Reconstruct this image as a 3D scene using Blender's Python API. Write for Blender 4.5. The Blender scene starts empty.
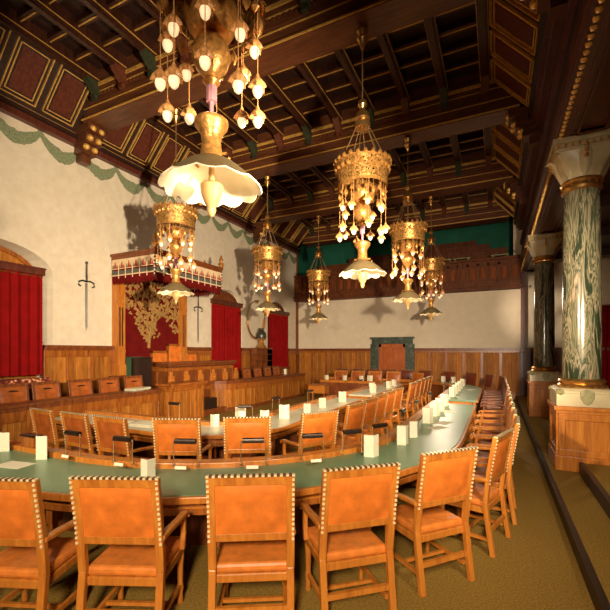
import bpy, math, random
from math import sin, cos, pi, radians as R
from mathutils import Vector, Matrix
random.seed(7)
scn = bpy.context.scene
COL = scn.collection
ORD = ['first', 'second', 'third', 'fourth', 'fifth', 'sixth', 'seventh', 'eighth', 'ninth', 'tenth', 'eleventh', 'twelfth', 'thirteenth', 'fourteenth']

# ------------------------------------------------------------------ materials
def new_mat(name):
    m = bpy.data.materials.new(name); m.use_nodes = True
    nt = m.node_tree; b = nt.nodes['Principled BSDF']
    return m, nt, b
def N(nt, t, **kw):
    n = nt.nodes.new(t)
    for k, v in kw.items():
        if k.startswith('_'): setattr(n, k[1:], v)
        else: n.inputs[k.replace('__', ' ')].default_value = v
    return n
def ramp(nt, fac, stops):
    r = nt.nodes.new('ShaderNodeValToRGB'); el = r.color_ramp.elements
    el[0].position, el[0].color = stops[0][0], (*stops[0][1], 1)
    el[1].position, el[1].color = stops[1][0], (*stops[1][1], 1)
    for p, c in stops[2:]:
        e = el.new(p); e.color = (*c, 1)
    nt.links.new(fac, r.inputs['Fac']); return r.outputs['Color']
def coords(nt, kind='Object', scale=(1, 1, 1), rot=(0, 0, 0)):
    tc = nt.nodes.new('ShaderNodeTexCoord'); mp = nt.nodes.new('ShaderNodeMapping')
    mp.inputs['Scale'].default_value = scale; mp.inputs['Rotation'].default_value = rot
    nt.links.new(tc.outputs[kind], mp.inputs['Vector']); return mp.outputs['Vector']
def bump(nt, b, h, s=.3, d=.01):
    bp = N(nt, 'ShaderNodeBump', Strength=s, Distance=d)
    nt.links.new(h, bp.inputs['Height']); nt.links.new(bp.outputs['Normal'], b.inputs['Normal'])
def plain(name, col, rough=.5, metal=0, spec=.5, var=.12, scale=12, emit=None, es=0, bmp=0):
    m, nt, b = new_mat(name)
    v = coords(nt); nz = N(nt, 'ShaderNodeTexNoise', Scale=scale, Detail=4); nt.links.new(v, nz.inputs['Vector'])
    lo = tuple(max(0, c * (1 - var)) for c in col); hi = tuple(min(1, c * (1 + var)) for c in col)
    nt.links.new(ramp(nt, nz.outputs['Fac'], [(.3, lo), (.7, hi)]), b.inputs['Base Color'])
    b.inputs['Roughness'].default_value = rough; b.inputs['Metallic'].default_value = metal
    b.inputs['Specular IOR Level'].default_value = spec
    if emit: b.inputs['Emission Color'].default_value = (*emit, 1); b.inputs['Emission Strength'].default_value = es
    if bmp: bump(nt, b, nz.outputs['Fac'], bmp, .01)
    return m
def wood(name, dark, mid, light, rough=.35, scale=(6, 6, .7), planks=0, spec=.5):
    m, nt, b = new_mat(name)
    v = coords(nt, scale=scale); nz = N(nt, 'ShaderNodeTexNoise', Scale=3.0, Detail=6, Roughness=.6, Distortion=.6)
    nt.links.new(v, nz.inputs['Vector'])
    c = ramp(nt, nz.outputs['Fac'], [(.25, dark), (.75, light), (.5, mid)])
    if planks:
        v2 = coords(nt); sx = nt.nodes.new('ShaderNodeSeparateXYZ'); nt.links.new(v2, sx.inputs[0])
        ad = N(nt, 'ShaderNodeMath', _operation='ADD'); nt.links.new(sx.outputs[0], ad.inputs[0]); nt.links.new(sx.outputs[1], ad.inputs[1])
        ml = N(nt, 'ShaderNodeMath', _operation='MULTIPLY'); ml.inputs[1].default_value = planks; nt.links.new(ad.outputs[0], ml.inputs[0])
        fl = N(nt, 'ShaderNodeMath', _operation='FLOOR'); nt.links.new(ml.outputs[0], fl.inputs[0])
        wn = N(nt, 'ShaderNodeTexWhiteNoise', _noise_dimensions='1D'); nt.links.new(fl.outputs[0], wn.inputs['W'])
        fr = N(nt, 'ShaderNodeMath', _operation='FRACT'); nt.links.new(ml.outputs[0], fr.inputs[0])
        gv = N(nt, 'ShaderNodeMath', _operation='GREATER_THAN'); gv.inputs[1].default_value = .08; nt.links.new(fr.outputs[0], gv.inputs[0])
        mr = N(nt, 'ShaderNodeMapRange'); mr.inputs['To Min'].default_value = .7; mr.inputs['To Max'].default_value = 1.15; nt.links.new(wn.outputs['Value'], mr.inputs['Value'])
        mg = N(nt, 'ShaderNodeMapRange'); mg.inputs['To Min'].default_value = .5; mg.inputs['To Max'].default_value = 1; nt.links.new(gv.outputs[0], mg.inputs['Value'])
        mm = N(nt, 'ShaderNodeMath', _operation='MULTIPLY'); nt.links.new(mr.outputs[0], mm.inputs[0]); nt.links.new(mg.outputs[0], mm.inputs[1])
        vm = N(nt, 'ShaderNodeVectorMath', _operation='SCALE'); nt.links.new(c, vm.inputs[0]); nt.links.new(mm.outputs[0], vm.inputs['Scale'])
        c = vm.outputs[0]
    nt.links.new(c, b.inputs['Base Color']); b.inputs['Roughness'].default_value = rough
    b.inputs['Specular IOR Level'].default_value = spec
    bump(nt, b, nz.outputs['Fac'], .15, .004)
    return m
M = {}
M['oak'] = wood('oak', (.14, .034, .005), (.32, .09, .012), (.5, .17, .026))
M['oak_planks'] = wood('oak_planks', (.28, .085, .01), (.45, .155, .02), (.6, .24, .04), planks=9, rough=.6, spec=.25)
M['oak_chair'] = wood('oak_chair', (.3, .085, .012), (.5, .165, .022), (.62, .24, .035), rough=.3)
M['oak_dark'] = wood('oak_dark', (.09, .022, .006), (.19, .05, .012), (.3, .09, .02))
M['ceiling_wood'] = wood('ceiling_wood', (.02, .006, .003), (.05, .014, .006), (.1, .028, .012), rough=.4)
M['ceiling_dark'] = wood('ceiling_dark', (.012, .005, .003), (.03, .01, .006), (.055, .018, .01), rough=.5)
M['beam_wood'] = wood('beam_wood', (.05, .015, .006), (.13, .04, .015), (.2, .07, .025), rough=.35, scale=(.7, 6, 6))
M['gallery_red'] = wood('gallery_red', (.05, .012, .003), (.13, .034, .008), (.2, .055, .013), rough=.6, spec=.25)
M['gallery_panel'] = wood('gallery_panel', (.1, .022, .005), (.24, .06, .012), (.34, .09, .02), rough=.7, spec=.15)
M['red_wood'] = wood('red_wood', (.05, .012, .008), (.11, .025, .013), (.17, .045, .02), rough=.35)
M['gilt'] = plain('gilt', (.85, .46, .1), .4, .3, var=.25)
M['gold'] = plain('gold', (.62, .3, .075), .33, .6, var=.35, scale=30, bmp=.6)
M['brass'] = plain('brass', (.62, .34, .1), .28, .9, var=.2)
M['rod'] = plain('rod', (.42, .26, .12), .45, .7)
M['rose_stem'] = plain('rose_stem', (.55, .25, .28), .5, 0)
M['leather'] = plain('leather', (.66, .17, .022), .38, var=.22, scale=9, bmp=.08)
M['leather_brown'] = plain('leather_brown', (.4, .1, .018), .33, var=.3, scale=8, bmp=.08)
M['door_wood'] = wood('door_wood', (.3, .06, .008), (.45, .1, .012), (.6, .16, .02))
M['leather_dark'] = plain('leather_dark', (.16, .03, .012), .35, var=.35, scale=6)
M['seat_leather'] = plain('seat_leather', (.68, .2, .03), .4, var=.2)
M['stud'] = plain('stud', (.95, .75, .42), .3, .3)
M['stud_dark'] = plain('stud_dark', (.1, .035, .012), .5)
M['green_top'] = plain('green_top', (.13, .25, .13), .36, spec=1.0, var=.1, scale=3)
M['glare_pale_top'] = plain('glare_pale_top', (.62, .58, .4), .34, spec=.9, var=.08, scale=3)  # reflected wall glare on the tabletop, put into its base colour
M['paper'] = plain('paper', (.76, .7, .5), .7, var=.03)
M['black_metal'] = plain('black_metal', (.035, .02, .012), .35, .5)
M['iron'] = plain('iron', (.06, .055, .05), .4, .7)
M['green_paint'] = plain('green_paint', (.01, .13, .075), .8, var=.15, scale=2)
M['red_cloth'] = plain('red_cloth', (.24, .004, .004), .85, spec=.1, var=.15, scale=4)
M['canopy_red'] = plain('canopy_red', (.13, .006, .005), .85, spec=.1, var=.2, scale=4)
M['cream_cloth'] = plain('cream_cloth', (.75, .55, .33), .8)
M['grey_green'] = plain('grey_green', (.09, .1, .075), .8)
M['motif_red'] = plain('motif_red', (.4, .05, .02), .8)
M['motif_green'] = plain('motif_green', (.12, .2, .1), .8)
M['embroid'] = plain('embroid', (.33, .18, .045), .7, var=.35, scale=20)
M['dark_cab'] = plain('dark_cab', (.025, .012, .008), .4)
M['green_cloth'] = plain('green_cloth', (.03, .09, .04), .8)
M['bulb'] = plain('bulb', (1, .85, .6), .3, emit=(1, .72, .38), es=.75)
M['bulb_cap'] = plain('bulb_cap', (.7, .32, .1), .4, 0, var=.3, scale=40)
M['finial_tan'] = plain('finial_tan', (.5, .3, .11), .5)
M['shade_out'] = plain('shade_out', (.17, .12, .05), .5, 0, var=.1)
M['shade_in'] = plain('shade_in', (.95, .86, .62), .5, var=.03)
M['helmet'] = plain('helmet', (.1, .1, .08), .35, .6)
M['stone_olive'] = plain('stone_olive', (.27, .24, .1), .5, var=.25)
M['marble_cream'] = plain('marble_cream', (.56, .46, .26), .35, var=.12, scale=5)

def plaster():
    m, nt, b = new_mat('plaster_with_swags')
    tc = nt.nodes.new('ShaderNodeTexCoord'); sp = nt.nodes.new('ShaderNodeSeparateXYZ'); nt.links.new(tc.outputs['Object'], sp.inputs[0])
    def mth(op, a, bb=None, c=None):
        n = N(nt, 'ShaderNodeMath', _operation=op)
        for i, v in enumerate((a, bb, c)):
            if v is None: continue
            if isinstance(v, (int, float)): n.inputs[i].default_value = v
            else: nt.links.new(v, n.inputs[i])
        return n.outputs[0]
    nz = N(nt, 'ShaderNodeTexNoise', Scale=6, Detail=6); nt.links.new(tc.outputs['Object'], nz.inputs['Vector'])
    n2 = N(nt, 'ShaderNodeTexNoise', Scale=30, Detail=6); nt.links.new(tc.outputs['Object'], n2.inputs['Vector'])
    u = mth('FRACT', mth('DIVIDE', mth('ADD', sp.outputs[1], 20 - 5.5 + .05), 1.0))
    t = mth('SUBTRACT', u, .5); par = mth('MULTIPLY', mth('MULTIPLY', t, t), 4)           # 1 at cusps, 0 in the middle
    zc = mth('ADD', mth('MULTIPLY', par, .32), 6.63)
    dz = mth('ABSOLUTE', mth('SUBTRACT', sp.outputs[2], zc))
    w = mth('ADD', mth('SUBTRACT', .155, mth('MULTIPLY', par, .07)), mth('MULTIPLY', mth('SUBTRACT', nz.outputs['Fac'], .5), .16))
    sw = mth('LESS_THAN', dz, w)
    # tassel beneath each beam
    v = mth('FRACT', mth('DIVIDE', mth('ADD', sp.outputs[1], 20 - 6.5 + .17), 4.0)); td = mth('LESS_THAN', v, .085)
    tz = mth('GREATER_THAN', sp.outputs[2], 6.62); tz2 = mth('LESS_THAN', sp.outputs[2], 6.9)
    tas = mth('MULTIPLY', mth('MULTIPLY', td, tz), tz2)
    mask = mth('MAXIMUM', sw, tas)
    base = ramp(nt, nz.outputs['Fac'], [(.3, (.7, .58, .42)), (.7, (.78, .67, .5))])
    leaf = ramp(nt, n2.outputs['Fac'], [(.35, (.09, .14, .06)), (.65, (.28, .31, .16))])
    mx = N(nt, 'ShaderNodeMix', _data_type='RGBA'); nt.links.new(mth('MULTIPLY', mask, .9), mx.inputs['Factor'])
    nt.links.new(base, mx.inputs['A']); nt.links.new(leaf, mx.inputs['B']); nt.links.new(mx.outputs['Result'], b.inputs['Base Color'])
    b.inputs['Roughness'].default_value = .9; b.inputs['Specular IOR Level'].default_value = .15
    return m
M['plaster_swag'] = plaster()
M['plaster'] = plain('plaster', (.76, .64, .47), .9, spec=.15, var=.04, scale=4)
M['plaster_cream'] = plain('plaster_cream', (.7, .55, .28), .9, spec=.15, var=.04, scale=4)

def marble():
    m, nt, b = new_mat('veined_green_marble')
    v = coords(nt, scale=(2.4, 2.4, .42)); nz = N(nt, 'ShaderNodeTexNoise', Scale=1.9, Detail=4.5, Roughness=.6, Distortion=1.1)
    nt.links.new(v, nz.inputs['Vector'])
    c = ramp(nt, nz.outputs['Fac'], [(.36, (.015, .025, .012)), (.7, (.52, .36, .23)), (.43, (.03, .04, .02)), (.48, (.27, .22, .13)), (.51, (.03, .042, .02)), (.56, (.22, .19, .11)), (.61, (.05, .06, .03))])
    nt.links.new(c, b.inputs['Base Color']); b.inputs['Roughness'].default_value = .16; return m
M['marble'] = marble()
M['marble_dark'] = wood('dark_green_marble', (.02, .035, .025), (.06, .085, .06), (.2, .22, .17), rough=.3, scale=(2, 2, 2))
def carpet():
    m, nt, b = new_mat('olive_brown_floor')
    v = coords(nt); nz = N(nt, 'ShaderNodeTexNoise', Scale=60, Detail=3); nt.links.new(v, nz.inputs['Vector'])
    c = ramp(nt, nz.outputs['Fac'], [(.35, (.2, .115, .02)), (.65, (.34, .205, .04))])
    nt.links.new(c, b.inputs['Base Color']); b.inputs['Roughness'].default_value = .8; b.inputs['Specular IOR Level'].default_value = .2; return m
M['floor'] = carpet()
M['step_edge'] = plain('step_edge', (.03, .014, .008), .5)
def floral():
    m, nt, b = new_mat('floral_cloth')
    v = coords(nt); vo = N(nt, 'ShaderNodeTexVoronoi', Scale=14); nt.links.new(v, vo.inputs['Vector'])
    c = ramp(nt, vo.outputs['Distance'], [(.2, (.75, .5, .25)), (.6, (.12, .015, .01)), (.38, (.5, .08, .03))])
    nt.links.new(c, b.inputs['Base Color']); b.inputs['Roughness'].default_value = .9; return m
M['floral'] = floral()
def filigree():
    m, nt, b = new_mat('gold_filigree')
    v = coords(nt); vo = N(nt, 'ShaderNodeTexVoronoi', Scale=26, _feature='DISTANCE_TO_EDGE'); nt.links.new(v, vo.inputs['Vector'])
    nz = N(nt, 'ShaderNodeTexNoise', Scale=28, Detail=3); nt.links.new(v, nz.inputs['Vector'])
    c = ramp(nt, nz.outputs['Fac'], [(.35, (.22, .09, .02)), (.6, (.7, .36, .09))])
    nt.links.new(c, b.inputs['Base Color']); b.inputs['Roughness'].default_value = .35; b.inputs['Metallic'].default_value = .6
    g = N(nt, 'ShaderNodeMath', _operation='LESS_THAN'); g.inputs[1].default_value = .19; nt.links.new(vo.outputs['Distance'], g.inputs[0])
    nt.links.new(g.outputs[0], b.inputs['Alpha']); bump(nt, b, nz.outputs['Fac'], .7, .01); return m
M['filigree'] = filigree()

# ------------------------------------------------------------------ mesh helper
class MB:
    def __init__(s): s.v = []; s.f = []; s.m = []
    def add(s, vs, fs, m=0):
        o = len(s.v); s.v += [tuple(p) for p in vs]
        for f in fs: s.f.append(tuple(i + o for i in f)); s.m.append(m)
    def box(s, x0, x1, y0, y1, z0, z1, m=0, mat=None):
        vs = [Vector(p) for p in ((x0, y0, z0), (x1, y0, z0), (x1, y1, z0), (x0, y1, z0), (x0, y0, z1), (x1, y0, z1), (x1, y1, z1), (x0, y1, z1))]
        if mat is not None: vs = [mat @ p for p in vs]
        s.add(vs, [(0, 3, 2, 1), (4, 5, 6, 7), (0, 1, 5, 4), (1, 2, 6, 5), (2, 3, 7, 6), (3, 0, 4, 7)], m); return s
    def loft(s, rings, m=0, cap=True, closed=True):
        """rings: lists of equally many points"""
        n = len(rings[0]); vs = [p for r in rings for p in r]; fs = []
        for i in range(len(rings) - 1):
            for j in range(n if closed else n - 1):
                k = (j + 1) % n; fs.append((i * n + j, i * n + k, (i + 1) * n + k, (i + 1) * n + j))
        if cap: fs += [tuple(range(n)), tuple(range((len(rings) - 1) * n, len(rings) * n))]
        s.add(vs, fs, m); return s
    def tube(s, pts, r, n=8, m=0):
        pts = [Vector(p) for p in pts]; rs = r if isinstance(r, (list, tuple)) else [r] * len(pts); rings = []
        up = None
        for i, p in enumerate(pts):
            t = (pts[min(i + 1, len(pts) - 1)] - pts[max(i - 1, 0)]).normalized()
            if up is None: up = Vector((0, 0, 1)) if abs(t.z) < .9 else Vector((1, 0, 0))
            a = t.cross(up).normalized(); b2 = t.cross(a).normalized(); up = -b2 if False else up
            rings.append([p + (a * cos(2 * pi * k / n) + b2 * sin(2 * pi * k / n)) * rs[i] for k in range(n)])
        return s.loft(rings, m)
    def lathe(s, prof, n=24, c=(0, 0, 0), m=0, cap=True):
        return s.loft([[(c[0] + r * cos(2 * pi * k / n), c[1] + r * sin(2 * pi * k / n), c[2] + z) for k in range(n)] for r, z in prof], m, cap)
    def bar(s, path, w, h, m=0):
        """rectangular bar along a path in the Y-Z plane, w across X, h thickness; path = [(x,y,z)]"""
        pts = [Vector(p) for p in path]; rings = []
        for i, p in enumerate(pts):
            t = (pts[min(i + 1, len(pts) - 1)] - pts[max(i - 1, 0)]).normalized()
            a = Vector((1, 0, 0)); b2 = t.cross(a).normalized()
            rings.append([p + a * w / 2 + b2 * h / 2, p - a * w / 2 + b2 * h / 2, p - a * w / 2 - b2 * h / 2, p + a * w / 2 - b2 * h / 2])
        return s.loft(rings, m)
    def build(s, name, mats, parent=None, smooth=False, bevel=0, loc=None):
        me = bpy.data.meshes.new(name); me.from_pydata(s.v, [], s.f)
        if not isinstance(mats, (list, tuple)): mats = [mats]
        for k in mats: me.materials.append(M[k])
        me.polygons.foreach_set('material_index', s.m)
        import bmesh
        bm = bmesh.new(); bm.from_mesh(me); bmesh.ops.recalc_face_normals(bm, faces=bm.faces); bm.to_mesh(me); bm.free()
        if smooth: 
            me.polygons.foreach_set('use_smooth', [True] * len(me.polygons))
            if smooth != 'all': me.set_sharp_from_angle(angle=R(38))
        o = bpy.data.objects.new(name, me); COL.objects.link(o)
        if parent: o.parent = parent
        if loc: o.location = loc
        if bevel:
            b = o.modifiers.new('bevel', 'BEVEL'); b.width = bevel; b.segments = 2; b.limit_method = 'ANGLE'
        return o
def thing(name, label, cat, loc=(0, 0, 0), rz=0, group=None):
    o = bpy.data.objects.new(name, None); COL.objects.link(o); o.location = loc; o.rotation_euler = (0, 0, rz)
    o.empty_display_size = .1
    o['label'] = label; o['category'] = cat
    if group: o['group'] = group
    return o
def tag(o, label, cat, group=None):
    o['label'] = label; o['category'] = cat
    if group: o['group'] = group
    return o
def struct(o): o['kind'] = 'structure'; return o
def kids(o): return KID.get(o.name, [])
KID = {}
def remember(root):
    for o in bpy.data.objects:
        if o.parent: KID.setdefault(o.parent.name, [])
    for o in bpy.data.objects:
        if o.parent and o not in KID[o.parent.name]: KID[o.parent.name].append(o)
def dup(root, loc, rz=0, label=None, group=None, lod=None):
    r = root.copy(); COL.objects.link(r); r.location = loc; r.rotation_euler = (0, 0, rz)
    if label: r['label'] = label
    if group: r['group'] = group
    for ch in kids(root):
        c = ch.copy(); COL.objects.link(c); c.parent = r
        for g in kids(ch):
            d = g.copy(); COL.objects.link(d); d.parent = c
    return r

XW, XR, YB, YF = -9.4, .85, 18.3, -4.0
BEAMS = [-1.6, 2.45, 6.4, 10.3, 14.3]

# ------------------------------------------------------------------ shell
fl = MB(); fl.box(-10.2, .68, YF, YB + .3, -.2, 0)
struct(fl.build('floor', ['floor']))
f2 = MB(); f2.box(.68, 4.4, YF, YB + .3, -.2, .15, 0); f2.box(.665, .68, YF, YB, -.01, .152, 1); f2.box(.66, .72, YF, YB, .15, .156, 1)
struct(f2.build('trim_1', ['floor', 'step_edge']))
f3 = MB(); f3.box(1.1, 4.4, YF, 6.96, .15, .32, 0); f3.box(1.085, 1.1, YF, 6.96, .15, .322, 1); f3.box(1.08, 1.14, YF, 6.96, .32, .326, 1)
struct(f3.build('trim_2', ['floor', 'step_edge']))

# left wall with arched niches
NICHE = [4.42, 12.42, 16.35]; NSP = 3.72; NSILL = 1.25; NR = .62; NWS = {4.42: 1.32, 12.42: .96, 16.35: .96}; NDP = {4.42: .34, 12.42: .12, 16.35: .12}
def arch(t, w, base=NSP, rise=NR): return base + rise * math.sqrt(max(0, 1 - (t / w) ** 2)) ** 1.0
w = MB()
edges = [YF]
for c in NICHE: edges += [c - NWS[c], c + NWS[c]]
edges += [YB]
def vq(mb, x, y0, y1, z00, z01, z10, z11, m=0): mb.add([(x, y0, z00), (x, y1, z10), (x, y1, z11), (x, y0, z01)], [(0, 1, 2, 3)], m)
for i in range(0, len(edges), 2): vq(w, XW, edges[i], edges[i + 1], 0, 7.12, 0, 7.12)
K = 16
for c in NICHE:
    NW = NWS[c]; DP = NDP[c]
    vq(w, XW, c - NW, c + NW, 0, NSILL, 0, NSILL)
    for k in range(K):
        t0 = -NW * cos(pi * k / K); t1 = -NW * cos(pi * (k + 1) / K)
        vq(w, XW, c + t0, c + t1, arch(t0, NW), 7.12, arch(t1, NW), 7.12)
        s = .86  # splayed reveal
        w.add([(XW, c + t0, arch(t0, NW)), (XW, c + t1, arch(t1, NW)), (XW - DP, c + t1 * s, arch(t1, NW) - .04), (XW - DP, c + t0 * s, arch(t0, NW) - .04)], [(0, 1, 2, 3)])
    for sg in (-1, 1):
        w.add([(XW, c + sg * NW, NSILL), (XW, c + sg * NW, NSP), (XW - DP, c + sg * NW * .86, NSP - .04), (XW - DP, c + sg * NW * .86, NSILL)], [(0, 1, 2, 3)])
    w.add([(XW, c - NW, NSILL), (XW, c + NW, NSILL), (XW - DP, c + NW * .86, NSILL), (XW - DP, c - NW * .86, NSILL)], [(0, 1, 2, 3)])
w.box(XW - .62, XW - .6, YF, YB, -.2, 8.3)
struct(w.build('wall_left', ['plaster_swag']))
for i, c in enumerate(NICHE):
    NW = NWS[c] * .87; XP = XW - NDP[c] + .01
    n = MB(); ring = [(XP, c - NW, NSILL), (XP, c + NW, NSILL)] + [(XP, c + NW * cos(pi * k / K), NSP - .06 + NR * sin(pi * k / K)) for k in range(K + 1)]
    n.loft([ring, [(x - .04, y, z) for x, y, z in ring]], 1)
    for k in range(K):   # moulded frame round the arched head
        a0, a1 = pi * k / K, pi * (k + 1) / K; q = .9
        f = [(XP + .035, c + NW * cos(a0), NSP - .06 + NR * sin(a0)), (XP + .035, c + NW * cos(a1), NSP - .06 + NR * sin(a1)), (XP + .035, c + NW * q * cos(a1), NSP - .06 + NR * (q - .04) * sin(a1)), (XP + .035, c + NW * q * cos(a0), NSP - .06 + NR * (q - .04) * sin(a0))]
        n.loft([f, [(x - .04, y, z) for x, y, z in f]], 0)
    n.box(XP, XP + .05, c - NW, c + NW, NSP - .12, NSP - .02)
    struct(n.build('window_%d' % (i + 1), ['oak', 'oak_planks'] if i == 0 else ['oak_dark', 'oak_dark']))
def curtain(c, z0, z1, hw, label, parts_head=True):
    t = thing('curtain', label, 'curtain', (XW - .02, c, z0), 0, None)
    b = MB(); n = 60; A = []; B = []
    for k in range(n + 1):
        u = k / n; y = -hw + 2 * hw * u; x = .03 * sin(u * 2 * pi * 11) + .012 * sin(u * 2 * pi * 4.3 + 1)
        A.append((x + .05, y)); B.append((x + .035, y))
    H = z1 - z0
    for (zz0, zz1) in ((0, H * .5), (H * .5, H)):
        ring0 = [(x, y, zz0) for x, y in A + B[::-1]]; ring1 = [(x, y, zz1) for x, y in A + B[::-1]]
        b.loft([ring0, ring1])
    b.build('cloth', ['red_cloth'], t, smooth=True)
    h = MB(); h.box(.0, .12, -hw - .03, hw + .03, H, H + .15)
    h.box(.0, .14, -hw - .04, hw + .04, H + .13, H + .17); h.build('pelmet', ['red_wood'], t, bevel=.008)
    r = MB(); r.tube([(.06, -hw, H - .03), (.06, hw, H - .03)], .015); r.build('curtain_rail', ['brass'], t)
    return t
curtain(4.42, 1.42, 3.68, 1.06, 'long red curtain in arched niche beside the first sword, nearest the camera')
curtain(12.35, 1.2, 3.72, .92, 'red curtain in the arched niche just beyond the canopy')
curtain(16.38, 1.2, 3.72, .92, 'red curtain in the niche by the far corner, behind the hanging lamp')

wb = MB()
wb.box(XW - .2, XR + 3.6, YB, YB + .2, 0, 4.5); wb.box(.6, XR + 3.6, YB, YB + .2, 4.5, 8.6)
struct(wb.build('wall_back', ['plaster']))
g = MB(); g.box(XW - .3, .9, 21.6, 21.8, 4.3, 8.6); g.box(XW - .3, XW, YB, 21.8, 4.3, 8.6); g.box(.7, .9, YB + .2, 21.8, 4.3, 8.6); g.box(XW - .3, .9, YB, 21.8, 8.4, 8.6)
struct(g.build('wall_gallery', ['green_paint']))
wr = MB(); wr.box(4.2, 4.4, YF, YB, 0, 5.6); struct(wr.build('wall_right', ['red_wood']))
wf = MB(); wf.box(-10.2, 4.4, YF - .2, YF, -.2, 8.6); struct(wf.build('wall_front', ['red_wood']))

# wainscot
TR = [3]
def tnum(): TR[0] += 1; return 'trim_%d' % TR[0]
def wains_x(x, y0, y1, z0=.0, z1=2.1, pw=.72):
    """panelling on a wall that faces +X"""
    b = MB(); b.box(x, x + .03, y0, y1, z0, z1, 1); n = max(1, round((y1 - y0) / pw)); p = (y1 - y0) / n
    b.box(x, x + .07, y0, y1, z0, z0 + .28); b.box(x, x + .06, y0, y1, z1 - .28, z1); b.box(x, x + .12, y0, y1, z1 - .07, z1, 2); b.box(x, x + .09, y0, y1, z1 - .12, z1 - .07, 2)
    for k in range(n + 1):
        yy = y0 + k * p; b.box(x, x + .055, max(y0, yy - .06), min(y1, yy + .06), z0 + .28, z1 - .28)
    struct(b.build(tnum(), ['oak', 'oak_planks', 'oak_dark'], bevel=.006))
def wains_y(y, x0, x1, z0=.0, z1=2.1, pw=.72, mats=('oak', 'oak_planks')):
    b = MB(); b.box(x0, x1, y - .03, y, z0, z1, 1); n = max(1, round((x1 - x0) / pw)); p = (x1 - x0) / n
    b.box(x0, x1, y - .07, y, z0, z0 + .28); b.box(x0, x1, y - .06, y, z1 - .2, z1); b.box(x0, x1, y - .12, y, z1 - .06, z1, 2); b.box(x0, x1, y - .09, y, z1 - .12, z1 - .06, 2)
    for k in range(n + 1):
        xx = x0 + k * p; b.box(max(x0, xx - .06), min(x1, xx + .06), y - .055, y, z0 + .28, z1 - .2)
    struct(b.build(tnum(), list(mats) + ['oak_dark'], bevel=.006))
wains_x(XW, YF, 3.22); wains_x(XW, 5.5, 7.32); wains_x(XW, 10.0, 11.4); wains_x(XW, 13.3, 15.4); wains_x(XW, 17.35, 18.24)
wains_x(XW, 3.22, 5.5, 0, 1.25); wains_x(XW, 11.4, 13.3, 0, 1.2); wains_x(XW, 15.4, 17.35, 0, 1.2); wains_x(XW, 7.2, 10.0, 0, 1.3)
wains_y(YB, XW + .12, -5.34); wains_y(YB, -3.44, .85); wains_y(YB, 1.05, 4.2, .15, 2.1, .6, ('red_wood', 'red_wood'))
cp = MB(); cp.box(XW, XW + .1, YB - .12, YB, 0, 4.6); cp.box(XW, XW + .06, YB - .07, YB, 4.6, 7.1)
struct(cp.build(tnum(), ['oak_dark']))

# door in the back wall
d = MB(); dx = -4.39
for sg in (-1, 1):
    xa, xb = sorted((dx + sg * .62, dx + sg * .95)); d.box(xa, xb, YB - .16, YB, 0, 2.32)
    xa, xb = sorted((dx + sg * .9, dx + sg * 1.02)); d.box(xa, xb, YB - .12, YB, 0, 2.3)
d.box(dx - .95, dx + .95, YB - .16, YB, 2.3, 2.55); d.box(dx - 1.03, dx + 1.03, YB - .22, YB, 2.53, 2.62)
fr = struct(d.build('door_frame', ['marble_dark'], bevel=.01)); fr.name = 'door_1'
lf = MB(); lf.box(dx - .62, dx + .62, YB - .06, YB - .02, 0, 2.3)
for sg in (-1, 1):
    xa, xb = sorted((dx + sg * .5, dx + sg * .62)); lf.box(xa, xb, YB - .11, YB - .06, 0, 2.3)
lf.box(dx - .62, dx + .62, YB - .11, YB - .06, 2.14, 2.3); lf.box(dx - .5, dx + .5, YB - .1, YB - .06, 1.0, 1.14); lf.box(dx - .5, dx + .5, YB - .1, YB - .06, 0, .2)
lf.box(dx - .32, dx + .32, YB - .09, YB - .06, 1.28, 2.0); lf.box(dx - .32, dx + .32, YB - .09, YB - .06, .32, .88)
lf.build('door_leaf', ['door_wood'], fr, bevel=.008)
hd = MB(); hd.tube([(dx + .55, YB - .11, 1.07), (dx + .55, YB - .17, 1.07), (dx + .44, YB - .17, 1.07)], .012); hd.build('door_handle', ['brass'], fr, smooth=True)

# ------------------------------------------------------------------ ceiling
c = MB(); ZC = 8.3
c.box(-10.2, 4.4, YF, 21.8, ZC + .15, ZC + .3, 1)
x0c, x1c = -8.35, -.25
for i in range(len(BEAMS)):
    ya = BEAMS[i] + .3; yb = (BEAMS[i + 1] if i + 1 < len(BEAMS) else YB) - .3
    nj = 9; sp = (x1c - x0c) / nj
    for k in range(nj + 1):
        x = x0c + k * sp
        c.box(x - .09, x + .09, ya, yb, ZC - .14, ZC + .15, 0); c.box(x - .05, x + .05, ya, yb, ZC - .18, ZC - .14, 0)
        for sg in (-1, 1): c.box(x + sg * .095 - .008, x + sg * .095 + .008, ya, yb, ZC - .1, ZC - .085, 2)
        for (yy, q) in ((ya, 1), (yb, -1)):          # carved painted joist ends
            mm = 3 + (k % 2)
            c.add([(x - .085, yy, ZC - .45), (x + .085, yy, ZC - .45), (x + .085, yy, ZC - .12), (x - .085, yy, ZC - .12), (x - .085, yy + q * .3, ZC - .18), (x + .085, yy + q * .3, ZC - .18), (x + .085, yy + q * .3, ZC - .12), (x - .085, yy + q * .3, ZC - .12)],
                  [(0, 1, 2, 3), (4, 5, 6, 7), (0, 1, 5, 4), (0, 4, 7, 3), (1, 5, 6, 2), (3, 2, 6, 7)], mm)
            c.box(x - .06, x + .06, yy + (q * .02 if q > 0 else -.1), yy + (.1 if q > 0 else -.02), ZC - .55, ZC - .45, mm)
    nb = 6; sq = (yb - ya) / nb
    for k in range(1, nb):
        y = ya + k * sq; c.box(x0c, x1c, y - .07, y + .07, ZC + .02, ZC + .15, 0); c.box(x0c, x1c, y - .012, y + .012, ZC + .005, ZC + .02, 2)
M['end_green'] = plain('end_green', (.035, .04, .015), .6, var=.4, scale=20); M['end_red'] = plain('end_red', (.13, .03, .01), .6, var=.4, scale=20)
struct(c.build('ceiling', ['ceiling_wood', 'ceiling_dark', 'gilt', 'end_green', 'end_red']))

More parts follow.
